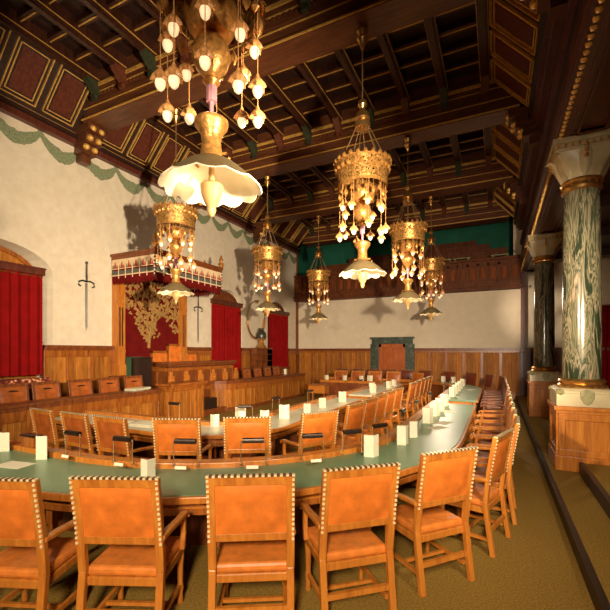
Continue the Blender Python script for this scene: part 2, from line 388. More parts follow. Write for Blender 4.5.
def corbel(b, x, y, sg):
    """carved bracket under a beam's end; sg = direction towards the wall"""
    for (r0, z0, z1, hw) in ((.62, 7.25, 7.42, .24), (.48, 7.02, 7.25, .2), (.34, 6.8, 7.02, .17), (.2, 6.62, 6.8, .12)):
        xa, xb = sorted((x, x + sg * r0)); b.box(xa, xb, y - hw, y + hw, z0, z1, 0)
    for (r0, z0) in ((.6, 7.3), (.5, 7.1), (.36, 6.92)):
        for q in (-1, 1): b.lathe([(.0, -.07), (.06, -.05), (.08, 0), (.06, .05), (0, .07)], 10, (x + sg * r0, y + q * .11, z0 + .02), 1)
for y in BEAMS + [YB]:
    b = MB(); xa, xb = -8.9, .45
    b.box(xa, xb, y - .31, y + .31, 8.02, ZC + .2, 0); b.box(xa, xb, y - .27, y + .27, 7.8, 8.02, 0); b.box(xa, xb, y - .24, y + .24, 7.5, 7.8, 0); b.box(xa, xb, y - .29, y + .29, 7.42, 7.52, 0)
    for q in (-1, 1):
        for (oy, z, h) in ((.32, 8.08, .075), (.28, 7.97, .018), (.25, 7.72, .015), (.3, 7.44, .03)):
            b.box(xa, xb, y + q * oy - .012, y + q * oy + .012, z, z + h, 1)
        for k in range(78):      # dentils
            xx = xa + .06 + k * .118; b.box(xx, xx + .05, y + q * .27 - .03, y + q * .27 + .03, 7.9, 7.95, 0)
    if y < YB: corbel(b, XW + .05, y, 1); corbel(b, XR, y, -1)
    struct(b.build(tnum(), ['beam_wood', 'gilt']))

# slanted cove of framed panels along the left wall (and the colonnade side)
def cove(side):
    b = MB()
    xo, zo, xi, zi = (XW, 7.12, -8.32, 8.34) if side < 0 else (XR, 7.12, -.23, 8.34)
    d = Vector((xi - xo, 0, zi - zo)); L = d.length; d.normalize(); n = Vector((d.z * -side, 0, -abs(d.x)))
    def pt(y, t, h): p = Vector((xo, y, zo)) + d * t + n * h; return p
    def slab(y0, y1, t0, t1, h0, h1, m):
        vs = [pt(y0, t0, h0), pt(y1, t0, h0), pt(y1, t1, h0), pt(y0, t1, h0), pt(y0, t0, h1), pt(y1, t0, h1), pt(y1, t1, h1), pt(y0, t1, h1)]
        b.add(vs, [(0, 1, 2, 3), (4, 5, 6, 7), (0, 1, 5, 4), (1, 2, 6, 5), (2, 3, 7, 6), (3, 0, 4, 7)], m)
    slab(YF, YB, 0, L, -.1, 0, 0)
    xa, xb = sorted((xo, xo - side * .16)); b.box(xa, xb, YF, YB, 7.0, 7.14, 2); xa, xb = sorted((xo, xo - side * .24)); b.box(xa, xb, YF, YB, 7.14, 7.22, 0)
    slab(YF, YB, .2, .225, .0, .05, 1); slab(YF, YB, L - .1, L - .08, 0, .05, 1)
    ys = []
    for i in range(len(BEAMS)):
        ya = BEAMS[i] + .28; yb = (BEAMS[i + 1] if i + 1 < len(BEAMS) else YB) - .28
        for k in range(4):
            p0 = ya + (yb - ya) * k / 4 + .07; p1 = ya + (yb - ya) * (k + 1) / 4 - .07
            for e in (0, .075):
                q = .018
                for (a0, a1, t0, t1) in ((p0 + e, p1 - e, .32 + e, .32 + e + q), (p0 + e, p1 - e, L - .2 - e - q, L - .2 - e), (p0 + e, p0 + e + q, .32 + e, L - .2 - e), (p1 - e - q, p1 - e, .32 + e, L - .2 - e)):
                    slab(a0, a1, t0, t1, 0, .045 - e * .3, 1)
            slab(p0 + .13, p1 - .13, .45, L - .33, 0, .02, 2)
    struct(b.build(tnum(), ['ceiling_dark', 'gilt', 'red_wood']))
cove(-1); cove(1)

# ------------------------------------------------------------------ colonnade
a = MB()
a.box(XR, 1.62, YF, YB, 5.2, 5.42, 0); a.box(XR + .06, 1.56, YF, YB, 5.42, 8.5, 1); a.box(XR - .05, XR + .08, YF, YB, 5.42, 5.6, 0)
for k in range(6): yy = 2 + k * 3; 
a.box(XR - .03, XR + .05, YF, YB, 6.3, 6.38, 0); a.box(XR - .08, XR + .06, YF, YB, 6.9, 7.1, 0)
for k in range(int((YB - YF) / .12)):  # bead moulding
    a.lathe([(0, -.035), (.03, -.02), (.036, 0), (.03, .02), (0, .035)], 6, (XR + .02, YF + .06 + k * .12, 5.2), 2)
for (y0, y1) in ((-3, 7.0), (8.1, 12.5), (13.6, 18.2)):   # framed soffit panels
    for e, h in ((.12, .03), (.2, .05)):
        for (xa, xb, ya, yb) in ((XR + e, XR + e + .03, y0, y1), (1.62 - e - .03, 1.62 - e, y0, y1), (XR + e, 1.62 - e, y0, y0 + .03), (XR + e, 1.62 - e, y1 - .03, y1)):
            a.box(xa, xb, ya, yb, 5.2 - h, 5.2, 0)
struct(a.build(tnum(), ['red_wood', 'ceiling_dark', 'gilt']))
ac = MB(); ac.box(1.56, 4.4, YF, YB, 5.5, 5.7)
for k in range(8): ac.box(1.56, 4.3, YF + 1 + k * 2.8, YF + 1.25 + k * 2.8, 5.25, 5.5)
struct(ac.build(tnum(), ['ceiling_wood']))
pp = MB(); pp.box(.86, 1.02, YB - .25, YB, .15, 5.2); pp.box(.82, 1.06, YB - .3, YB, .15, 1.9); pp.box(.82, 1.06, YB - .3, YB, 1.9, 2.0)
struct(pp.build(tnum(), ['red_wood'], bevel=.01))
CX = 1.2
def column(y, label):
    t = thing('marble_column', label, 'column', (CX, y, .15), 0, 'marble columns of the side aisle'); t.scale = (.88, .88, 1)
    b = MB(); b.box(-.46, .46, -.52, .52, 0, .22); b.box(-.41, .41, -.47, .47, .22, .86); b.box(-.45, .45, -.51, .51, .86, .91); b.box(-.48, .48, -.54, .54, .91, .97)
    for sg in (-1, 1):      # framed panel on the near and far faces, then the sides
        for (x0, x1, z0, z1) in ((-.41, .41, .22, .32), (-.41, .41, .76, .86), (-.41, -.31, .32, .76), (.31, .41, .32, .76)):
            ya, yb = sorted((sg * .47, sg * .505)); b.box(x0, x1, ya, yb, z0, z1)
            xa, xb = sorted((sg * .41, sg * .445)); b.box(xa, xb, x0 * 1.14, x1 * 1.14, z0, z1)
    b.build('pedestal', ['oak_chair'], t, bevel=.008)
    s = MB(); s.box(-.44, .44, -.5, .5, .97, 1.17); s.loft([[(x * q, y2 * q, zz) for x, y2 in ((-.44, -.5), (.44, -.5), (.44, .5), (-.44, .5))] for zz, q in ((1.17, 1), (1.2, .98), (1.24, .86))], 0)
    mb_ = s.build('plinth', ['marble_cream'], t, bevel=.012)
    e = MB()
    for sx in (-1, 1):
        for sy in (-1, 1): e.lathe([(0, -.06), (.05, -.05), (.09, 0), (.06, .05), (0, .06)], 8, (sx * .38, sy * .44, 1.17))
    e.build('corner_leaf', ['stone_olive'], mb_)
    sh = MB(); ring = [(-.1, 1.2), (0, 1.235), (.1, 1.2), (.095, 1.1), (.05, 1.03), (0, 1.0), (-.05, 1.03), (-.095, 1.1)]
    sh.loft([[(x, -.525, zz) for x, zz in ring], [(x, -.495, zz) for x, zz in ring]]); sh.build('shield', ['stone_olive'], mb_, bevel=.006)
    r = MB(); r.lathe([(.36, 1.22), (.38, 1.25), (.36, 1.29), (.34, 1.3), (.365, 1.33), (.35, 1.36), (.31, 1.38), (.3, 1.38)], 40)
    for k in range(16): r.lathe([(0, -.02), (.018, 0), (0, .02)], 6, (.375 * cos(k * pi / 8), .375 * sin(k * pi / 8), 1.255))
    r.build('base_ring', ['brass'], t, smooth=True)
    h = MB(); h.lathe([(.295, 1.37), (.295, 2.2), (.288, 3.2), (.272, 4.25), (.27, 4.36)], 48); h.build('shaft', ['marble'], t, smooth=True)
    n = MB(); n.lathe([(.28, 4.3), (.31, 4.32), (.315, 4.36), (.3, 4.38), (.3, 4.42), (.325, 4.45), (.31, 4.48), (.27, 4.48)], 40)
    for k in range(14): n.lathe([(0, -.02), (.02, 0), (0, .02)], 6, (.305 * cos(k * pi / 7), .305 * sin(k * pi / 7), 4.4))
    n.build('neck_ring', ['brass'], t, smooth=True)
    cb = MB(); rings = []
    for zz, rr, q in ((4.46, .28, 0), (4.56, .33, .1), (4.68, .39, .35), (4.8, .43, .7), (4.88, .45, .95)):
        ring = []
        for k in range(32):
            an = 2 * pi * k / 32; ci = (cos(an), sin(an)); mxx = max(abs(ci[0]), abs(ci[1])); f = rr * ((1 - q) + q / mxx * .97)
            ring.append((ci[0] * f, ci[1] * f, zz))
        rings.append(ring)
    cb.loft(rings)
    for k in range(8):
        an = pi / 4 * k; q = 1.12 if k % 2 else 1.0
        ux, uy = cos(an), sin(an); px_, py_ = -uy, ux; lf_ = []
        for (zz, rr, hw) in ((4.48, .28, .04), (4.56, .33, .09), (4.68, .385, .12), (4.79, .44 * q, .1), (4.85, .5 * q, .06), (4.82, .54 * q, .02)):
            lf_.append([(ux * (rr + o) + px_ * w_, uy * (rr + o) + py_ * w_, zz) for (o, w_) in ((-.03, -hw), (.012, -hw * .6), (.035, 0), (.012, hw * .6), (-.03, hw))])
        cb.loft(lf_)
    cap = cb.build('capital', ['marble_cream'], t, smooth=True)
    ab = MB(); ab.box(-.47, .47, -.47, .47, 4.9, 4.97, 0); ab.box(-.49, .49, -.49, .49, 4.97, 5.05, 0); ab.box(-.45, .45, -.45, .45, 4.86, 4.9, 0); ab.build('abacus', ['marble_cream'], t, bevel=.008)
    gl = MB()
    for sg in (-1, 1):
        for k in range(9):
            v = -.4 + k * .1; gl.box(v - .02, v + .02, sg * .47 - .012, sg * .47 + .012, 4.9, 4.955); gl.box(sg * .47 - .012, sg * .47 + .012, v - .02, v + .02, 4.9, 4.955)
        for q in (0, .07, .14): gl.lathe([(0, -.04), (.035, -.02), (.04, 0), (.02, .03), (0, .045)], 8, (0, sg * (.45 + q * .3), 4.74 + q)), gl.lathe([(0, -.04), (.035, -.02), (.04, 0), (.02, .03), (0, .045)], 8, (sg * (.45 + q * .3), 0, 4.74 + q))
    gl.build('gilt_carving', ['gold'], cap)
    return t
column(7.52, 'near veined green marble column with gilt rings on a panelled wooden pedestal')
column(13.05, 'farther dark marble column standing between the near column and the back wall')
t = thing('curtain', 'narrow red curtain in the side aisle seen past the near column', 'curtain', (3.3, YB - .1, .16))
b = MB(); b.loft([[(x + .0, -.04 * sin(x * 40) - (.02 if i else 0), z) for x in [k * .03 for k in range(34)] for i in (0,)] + [(x, -.04 * sin(x * 40) + .015, z) for x in [k * .03 for k in range(33, -1, -1)]] for z in (0, 3.5)])
b.build('cloth', ['red_cloth'], t, smooth=True)
b = MB(); b.tube([(-.05, -.02, 3.52), (1.05, -.02, 3.52)], .025); b.build('curtain_rail', ['brass'], t)
t = thing('wall_lamp', 'small brass bracket lamp glowing in the aisle beyond the near column', 'lamp', (3.45, YB, 3.95))
b = MB(); b.tube([(0, 0, 0), (0, -.15, -.05), (0, -.2, .05)], .015); b.lathe([(.0, .04), (.05, .05), (.06, .07)], 12, (0, -.2, 0)); b.build('bracket', ['brass'], t)
b = MB(); b.lathe([(.0, 0), (.04, .02), (.05, .07), (.03, .12), (0, .14)], 12, (0, -.2, .07)); b.build('bulb', ['bulb'], t, smooth=True)

# ------------------------------------------------------------------ gallery balcony
t = thing('gallery_balcony', 'dark red panelled wooden gallery across the back wall under the beams', 'balcony', (-4.3, YB, 4.5))
X0, X1 = XW - -4.3 + .07, .84 + 4.3
b = MB(); b.box(X0, X1, -.38, -.3, .12, 1.22); n = 26; p = (X1 - X0) / n
for k in range(n + 1): b.box(max(X0, X0 + k * p - .05), min(X1, X0 + k * p + .05), -.42, -.38, .3, 1.1)
b.box(X0, X1, -.43, -.3, .22, .36); b.box(X0, X1, -.42, -.3, 1.0, 1.12)
for k in range(n): b.box(X0 + k * p + .12, X0 + (k + 1) * p - .12, -.4, -.38, .46, .92, 1)
for k in range(6):
    xx = X0 + .35 + k * (X1 - X0 - .7) / 5; b.box(xx - .09, xx + .09, -.46, -.3, .2, 1.2)
b.build('parapet', ['gallery_red', 'gallery_panel'], t, bevel=.006)
b = MB(); b.box(X0, X1, -.5, -.26, 1.2, 1.3); b.build('handrail', ['gallery_red'], t, bevel=.02)
b = MB(); b.box(X0, X1, -.46, 0, 0, .12); b.box(X0, X1, -.52, 0, .12, .22)
for k in range(90): xx = X0 + .05 + k * .115; b.box(xx, xx + .05, -.5, -.44, .02, .11)
b.build('cornice', ['gallery_red'], t)
b = MB(); b.box(X0 - .1, X1 - .1, 0, 3.2, 0, .12); b.build('gallery_floor', ['gallery_red'], t)
ben = None
for i, (xa, xb) in enumerate(((-8.6, .4), (-7.2, -.3), (-4.4, -.9))):
    y = YB + .35 + i * .9; z = 5.2 + i * .45
    t = thing('gallery_bench', ('front bench row just behind the gallery rail', 'middle bench row raised behind the gallery rail', 'topmost shorter bench row against the green gallery wall')[i], 'bench', (xa, y, z), 0, 'tiered gallery benches')
    L = xb - xa
    b = MB(); b.box(0, L, 0, .84, -.45 * i - .57, 0); b.build('riser', ['gallery_red'], t)
    b = MB(); b.box(0, L, .15, .6, .42, .47)
    for k in range(12): b.box(L * k / 11.5, L * k / 11.5 + .05, .2, .58, 0, .42)
    b.build('seat', ['gallery_red'], t)
    b = MB(); b.box(0, L, .62, .68, .3, 1.25); b.box(0, L, .58, .72, 1.22, 1.3)
    for k in range(16): b.box(L * k / 15.5, L * k / 15.5 + .06, .6, .7, 0, 1.28)
    b.build('backrest', ['gallery_red'], t, bevel=.01)
for k, xx in enumerate((-2.1, -1.35, .1)):
    t = MB(); t.box(-.33, .33, -.1, .1, .07, .1); t.box(-.3, -.24, -.08, .08, 0, .07); t.box(.24, .3, -.08, .08, 0, .07)
    tag(t.build('reading_ledge', ['stone_olive'], loc=(xx, YB - .36, 5.8)), ('leftmost', 'middle', 'rightmost')[k] + ' small pale ledge standing on the gallery rail', 'ledge', 'pale ledges on the gallery rail')

# ------------------------------------------------------------------ canopy on the left wall
CY0, CY1, CXF = 7.3, 9.95, -7.78
t = thing('canopied_throne', 'carved canopy with fringed valance over a red tapestry with golden tree', 'canopy', (XW, (CY0 + CY1) / 2, 1.3))
ox, oy, oz = XW, (CY0 + CY1) / 2, 1.3; y0, y1 = CY0 - oy, CY1 - oy; xf = CXF - ox
for sg in (-1, 1):
    b = MB(); yc = sg * (y1 - .13)
    for (hw, x1, z0, z1) in ((.14, .26, -.0, .3), (.12, .22, .3, 2.7)): b.box(.0, x1, yc - hw, yc + hw, z0, z1, 0)
    b.box(.22, .24, yc - .12, yc - .09, .3, 2.7, 0); b.box(.22, .24, yc + .09, yc + .12, .3, 2.7, 0)
    b.box(.22, .25, yc - .12, yc + .12, 1.95, 2.05); b.box(.22, .25, yc - .12, yc + .12, .6, .7)
    for q in (-.04, .04): b.box(.22, .226, yc + q - .02, yc + q + .02, .8, 1.85, 1)
    b.box(.2, .25, yc - .07, yc + .07, 2.2, 2.55, 0)
    b.build('post', ['oak_chair', 'dark_cab'], t, bevel=.006)
b = MB(); b.box(.02, .1, y0 + .2, y1 - .2, .1, 2.9); tp = b.build('tapestry', ['canopy_red'], t)
b = MB(); rnd = random.Random(5); TX = .104
def leafblob(y, z, r, m=0):
    n = 7; ph = rnd.random() * 6; dx_ = rnd.random() * .012
    pts = [(TX, y + r * (1 + .3 * sin(3 * k)) * cos(2 * pi * k / n + ph), z + r * (1 + .3 * cos(2 * k)) * sin(2 * pi * k / n + ph)) for k in range(n)]
    b.loft([pts, [(p[0] + .01 + dx_, oyc * .8 + .2 * y, ozc * .8 + .2 * z) if False else (p[0] + .012 + dx_, y + (p[1] - y) * .75, z + (p[2] - z) * .75) for p in pts]])
b.tube([(TX, -.15, .75), (TX, -.12, 1.1), (TX, -.02, 1.5), (TX, .05, 1.95), (TX, 0, 2.4)], [.05, .045, .035, .03, .02], 6)
for (ya, za, yb2, zb) in ((-.1, 1.15, -.45, 1.75), (-.05, 1.35, .45, 1.8), (0, 1.6, -.65, 2.1), (.02, 1.75, .7, 2.2), (-.45, 1.75, -.85, 2.0), (.45, 1.8, .9, 1.95), (0, 1.95, -.4, 2.5), (.03, 2.0, .45, 2.5)):
    b.tube([(TX, ya, za), (TX, (ya + yb2) / 2, (za + zb) / 2 + .06), (TX, yb2, zb)], [.028, .022, .014], 5)
cnt = 0
while cnt < 640:
    y = rnd.uniform(-1.1, 1.1); z = rnd.uniform(.95, 2.75); lim = 1.62 + .28 * sin(y * 5) - .4 * math.exp(-((y + .1) / .3) ** 2)
    if z < lim - .1: 
        if not (abs(y + .12 + .1 * sin(z * 9)) < .3 and z > 1.05 and rnd.random() < .5): continue
    leafblob(y, z, rnd.uniform(.03, .052)); cnt += 1
b.build('embroidered_tree', ['embroid'], tp)
b = MB(); b.box(0, xf, y0, y1, 3.12, 3.2); b.box(0, xf + .05, y0 - .05, y1 + .05, 3.2, 3.27); b.build('roof', ['oak_dark'], t, bevel=.01)
def valance(name, P, D, L):
    b = MB(); mat = Matrix.Translation(P) @ Matrix(((D[0], D[1], 0, 0), (D[1], -D[0], 0, 0), (0, 0, 1, 0), (0, 0, 0, 1)))
    # local: x along, y outward (sign chosen below), z up from the bottom of the band
    b.box(0, L, -.015, .015, 0, .64, 0, mat); b.box(0, L, -.03, .03, .56, .66, 1, mat); b.box(0, L, -.02, .02, .15, .26, 2, mat)
    b.box(0, L, -.024, .024, .3, .56, 3, mat); b.box(0, L, -.026, .026, .12, .15, 6, mat)
    n = int(L / .26); p = L / n
    for k in range(n):
        x = (k + .5) * p
        for s in (-1, 1):
            for (o, w_, h0, h1, m_) in ((0, .045, .32, .5, 4), (-.075, .03, .32, .42, 5), (.075, .03, .32, .42, 4)):
                v = [(x + o - w_, s * .024, h0), (x + o + w_, s * .024, h0), (x + o, s * .024, h1), (x + o - w_, s * .034, h0), (x + o + w_, s * .034, h0), (x + o, s * .034, h1)]
                b.add([mat @ Vector(q) for q in v], [(0, 1, 2), (3, 4, 5), (0, 1, 4, 3), (1, 2, 5, 4), (2, 0, 3, 5)], m_)
        b.box(x + p / 2 - .008, x + p / 2 + .008, -.034, .034, .05, .34, 6, mat)
    for k in range(int(L / .05)): b.box(k * .05 + .01, k * .05 + .035, -.012, .012, -.08 - .03 * (k % 2), 0, 0, mat)
    return b.build(name, ['canopy_red', 'oak_dark', 'grey_green', 'cream_cloth', 'motif_red', 'motif_green', 'cream_cloth'], t)
valance('valance', Vector((.05, y0, 2.55)), (1, 0), xf - .05); valance('valance', Vector((xf, y0, 2.55)), (0, 1), y1 - y0); valance('valance', Vector((.05, y1, 2.55)), (1, 0), xf - .05)
for (fx, fy, s_) in ((xf, y0, 1.0), (xf, y1, 1.0), (.25, y1 - .05, .9), (xf * .6, y1, .8)):
    b = MB(); b.lathe([(.03, 0), (.1, .03), (.05, .07), (.1, .13), (.05, .18), (.03, .21), (.08, .26), (.03, .3), (.05, .34), (0, .42)], 8, (0, 0, 0))
    b.v = [(x * s_, y * s_, z * s_) for x, y, z in b.v]
    b.build('finial', ['gold'], t, smooth=True, loc=(fx, fy, 3.26))
for yy in (y0, y1):
    b = MB()
    for k in range(7): b.lathe([(0, -.045), (.035, -.02), (.04, .01), (0, .045)], 8, (xf, yy, 2.58 + k * .095))
    b.build('corner_beading', ['dark_cab'], t)

# swords
def sword(y, ztop, L, label):
    t = thing('wall_sword', label, 'sword', (XW + .05, y, ztop), 0, 'swords hung on the plaster wall')
    b = MB(); b.loft([[(-.008, -.026, -.55), (.008, -.0, -.55), (-.008, .026, -.55)], [(-.008, -.022, -L + .1), (.006, 0, -L + .1), (-.008, .022, -L + .1)], [(-.006, -.002, -L), (0, 0, -L), (-.006, .002, -L)]]); b.build('blade', ['iron'], t)
    b = MB(); b.lathe([(.0, 0), (.03, -.02), (.035, -.05), (.018, -.08), (.018, -.3), (.024, -.4), (.02, -.5)], 10); b.build('hilt', ['iron'], t, smooth=True)
    b = MB(); b.tube([(0, -.16, -.65), (0, -.21, -.62), (0, -.2, -.54), (0, -.1, -.5), (0, 0, -.52), (0, .1, -.5), (0, .2, -.54), (0, .21, -.62), (0, .16, -.65)], .02, 8); b.build('crossguard', ['iron'], t, smooth=True)
sword(6.55, 4.24, 1.75, 'long two-handed sword on bare plaster between red curtain and canopy')
sword(10.7, 4.0, 1.75, 'two-handed sword hung between the canopy and the second red curtain')

# ------------------------------------------------------------------ counters along the left wall
def panelled(b, P, D, L, z0, z1, nrm, pw=.45, m0=0, m1=1):
    """frame-and-panel front: P start, D direction (2D), nrm outward (2D)"""
    def bx(a0, a1, h0, h1, zz0, zz1, m):
        vs = []
        for zz in (zz0, zz1):
            for (aa, hh) in ((a0, h0), (a1, h0), (a1, h1), (a0, h1)): vs.append((P[0] + D[0] * aa + nrm[0] * hh, P[1] + D[1] * aa + nrm[1] * hh, zz))
        b.add(vs, [(0, 1, 2, 3), (4, 5, 6, 7), (0, 1, 5, 4), (1, 2, 6, 5), (2, 3, 7, 6), (3, 0, 4, 7)], m)
    bx(0, L, -.03, 0, z0, z1, m1); bx(0, L, 0, .03, z0, z0 + .1, m0); bx(0, L, 0, .03, z1 - .1, z1, m0)
    n = max(1, round(L / pw)); p = L / n
    for k in range(n + 1): bx(max(0, k * p - .035), min(L, k * p + .035), 0, .025, z0 + .1, z1 - .1, m0)
plat = MB(); plat.box(XW, -7.95, 2.6, 15.7, 0, .17); struct(plat.build(tnum(), ['oak_dark'], bevel=.01))
plat = MB(); plat.box(XW, -8.84, 8.5, 11.2, .17, .75); struct(plat.build(tnum(), ['oak_dark'], bevel=.01))
def counter(label, pts_front, z=1.0, depth=.5, groups=None):
    """counter swept along its front line (room side), top + panelled front"""
    t = thing('council_bench_desk', label, 'desk', (pts_front[0][0], pts_front[0][1], 0), 0, groups)
    o = Vector(pts_front[0])
    P = [Vector(p) - o for p in pts_front]; nr = []
    for i in range(len(P)):
        d_ = (P[min(i + 1, len(P) - 1)] - P[max(i - 1, 0)]).normalized(); nr.append(Vector((d_.y, -d_.x)))
    def sweep(prof, name, mats, bevel=0):
        b = MB(); b.loft([[(p.x + n.x * h, p.y + n.y * h, zz) for h, zz in prof] for p, n in zip(P, nr)]); return b.build(name, mats, t, bevel=bevel)
    sweep([(.07, z - .05), (.07, z), (-depth, z + .0), (-depth, z - .05)], 'desktop', ['oak_dark'], .008)
    sweep([(.05, z - .11), (.05, z - .05), (-.02, z - .05), (-.02, z - .11)], 'moulding', ['oak_dark'])
    sweep([(.04, 0), (.04, .12), (0, .12), (0, 0)], 'skirting', ['oak_dark'])
    sweep([(.03, z - .3), (.03, z - .11), (0, z - .11), (0, z - .3)], 'frieze', ['oak'])
    b = MB(); b.loft([[(p.x + n.x * h, p.y + n.y * h, zz) for h, zz in [(0, 0), (0, z - .11), (-.04, z - .11), (-.04, 0)]] for p, n in zip(P, nr)])
    for i in range(len(P) - 1):
        L = (P[i + 1] - P[i]).length; d_ = (P[i + 1] - P[i]).normalized(); n = Vector((d_.y, -d_.x)); k = max(1, round(L / .5)) if L > .4 else (1 if i % 2 == 0 else 0)
        for j in range(k):
            p = P[i] + d_ * (L * j / max(k, 1)); 
            vs = []
            for zz in (.12, z - .3):
                for (aa, hh) in ((-.035, 0), (.035, 0), (.035, .025), (-.035, .025)): q = p + d_ * aa + n * hh; vs.append((q.x, q.y, zz))
            b.add(vs, [(0, 1, 2, 3), (4, 5, 6, 7), (0, 1, 5, 4), (1, 2, 6, 5), (2, 3, 7, 6), (3, 0, 4, 7)], 1)
    b.build('front_panel', ['oak_planks', 'oak'], t)
    return t
arc1 = [(-8.1 + .4 * cos(a_), 7.15 + .4 * sin(a_)) for a_ in [pi / 2 * k / 8 for k in range(9)]]
counter('long oak desk running in front of the leather chairs below the first sword', [(-7.7, 2.8)] + arc1, 1.0, .45)
arc2 = [(-8.35 + .7 * cos(a_), 11.8 - 1.65 * sin(a_)) for a_ in [pi / 2 * (8 - k) / 8 for k in range(9)]]
counter('long oak desk with rounded end running toward the far corner under the red curtains', arc2 + [(-7.65, 15.6)], 1.0, .45)
# lower rostrum desk and presidium desk
t = thing('rostrum_desk', 'low oak clerks desk standing directly below the raised president desk', 'desk', (-7.62, 8.32, 0), 0)
b = MB(); b.box(-.4, -.02, -.61, .61, 0, 1.04); panelled(b, (0, -.62), (0, 1), 1.24, 0, 1.0, (1, 0), .3, 0, 1); panelled(b, (-.42, -.62), (1, 0), .42, 0, 1.0, (0, -1), .25, 0, 1); b.build('front_panel', ['oak', 'oak_planks'], t, bevel=.005)
b = MB(); b.box(-.5, .09, -.7, .7, 1.04, 1.1); b.box(-.45, .05, -.66, .66, .98, 1.04); b.build('desktop', ['oak'], t, bevel=.01)
t = thing('president_desk', 'raised oak desk with carved rosette panels in front of the canopied tapestry', 'desk', (-8.4, 8.4, .17), 0)
PL = 3.0
b = MB(); b.box(-.4, -.02, .02, PL, .0, 1.36, 2); b.box(-.95, -.4, .02, .08, 0, 1.36, 0); b.box(-.95, -.4, PL - .08, PL, 0, 1.36, 0); panelled(b, (0, 0), (0, 1), PL, .58, 1.3, (1, 0), .59, 0, 2); panelled(b, (-.95, 0), (1, 0), .95, .58, 1.3, (0, -1), .6, 0, 2)
b.build('front_panel', ['oak', 'oak_planks', 'oak_dark'], t, bevel=.006)
b = MB(); b.box(-.5, .12, -.12, PL + .1, 1.4, 1.47); b.box(-.97, -.4, -.12, .14, 1.4, 1.47); b.box(-.97, -.4, PL - .14, PL + .1, 1.4, 1.47); b.box(-.47, .07, -.07, PL + .05, 1.34, 1.4); b.box(-.47, .05, -.05, PL + .05, .5, .58); b.build('desktop', ['oak_dark'], t, bevel=.012)
for k in range(6):
    b = MB(); y = k * .62 + .02; b.box(.025, .07, y - .06, y + .06, .7, 1.2); b.box(.025, .085, y - .11, y + .11, .83, 1.07)
    b.lathe([(0, -.04), (.06, -.02), (.07, 0), (.06, .02), (0, .04)], 12, (.085, y, .95)); b.build('rosette', ['oak_chair'], t, bevel=.01)
for yy in (9.45,):
    b = MB(); b.box(XW + 1.06, XW + 1.42, yy - .45, yy + .55, .17, .5)
    tag(b.build('dais_steps', ['dark_cab']), 'dark steps in the gap between the clerks desk and the rounded desk', 'steps')

# dark cabinet with a green cloth beside the president desk
t = thing('side_cabinet', 'small dark cabinet with a green cloth behind the end of the president desk', 'cabinet', (-8.95, 7.85, .17))
b = MB(); b.box(-.2, .2, -.24, .24, 0, 1.58); b.box(-.22, .22, -.27, .27, 1.58, 1.62); b.build('body', ['dark_cab'], t, bevel=.008)
b = MB(); b.box(-.2, -.02, -.29, -.27, .8, 1.63); b.box(-.2, -.02, -.29, .1, 1.62, 1.635); b.build('cloth', ['green_cloth'], t)

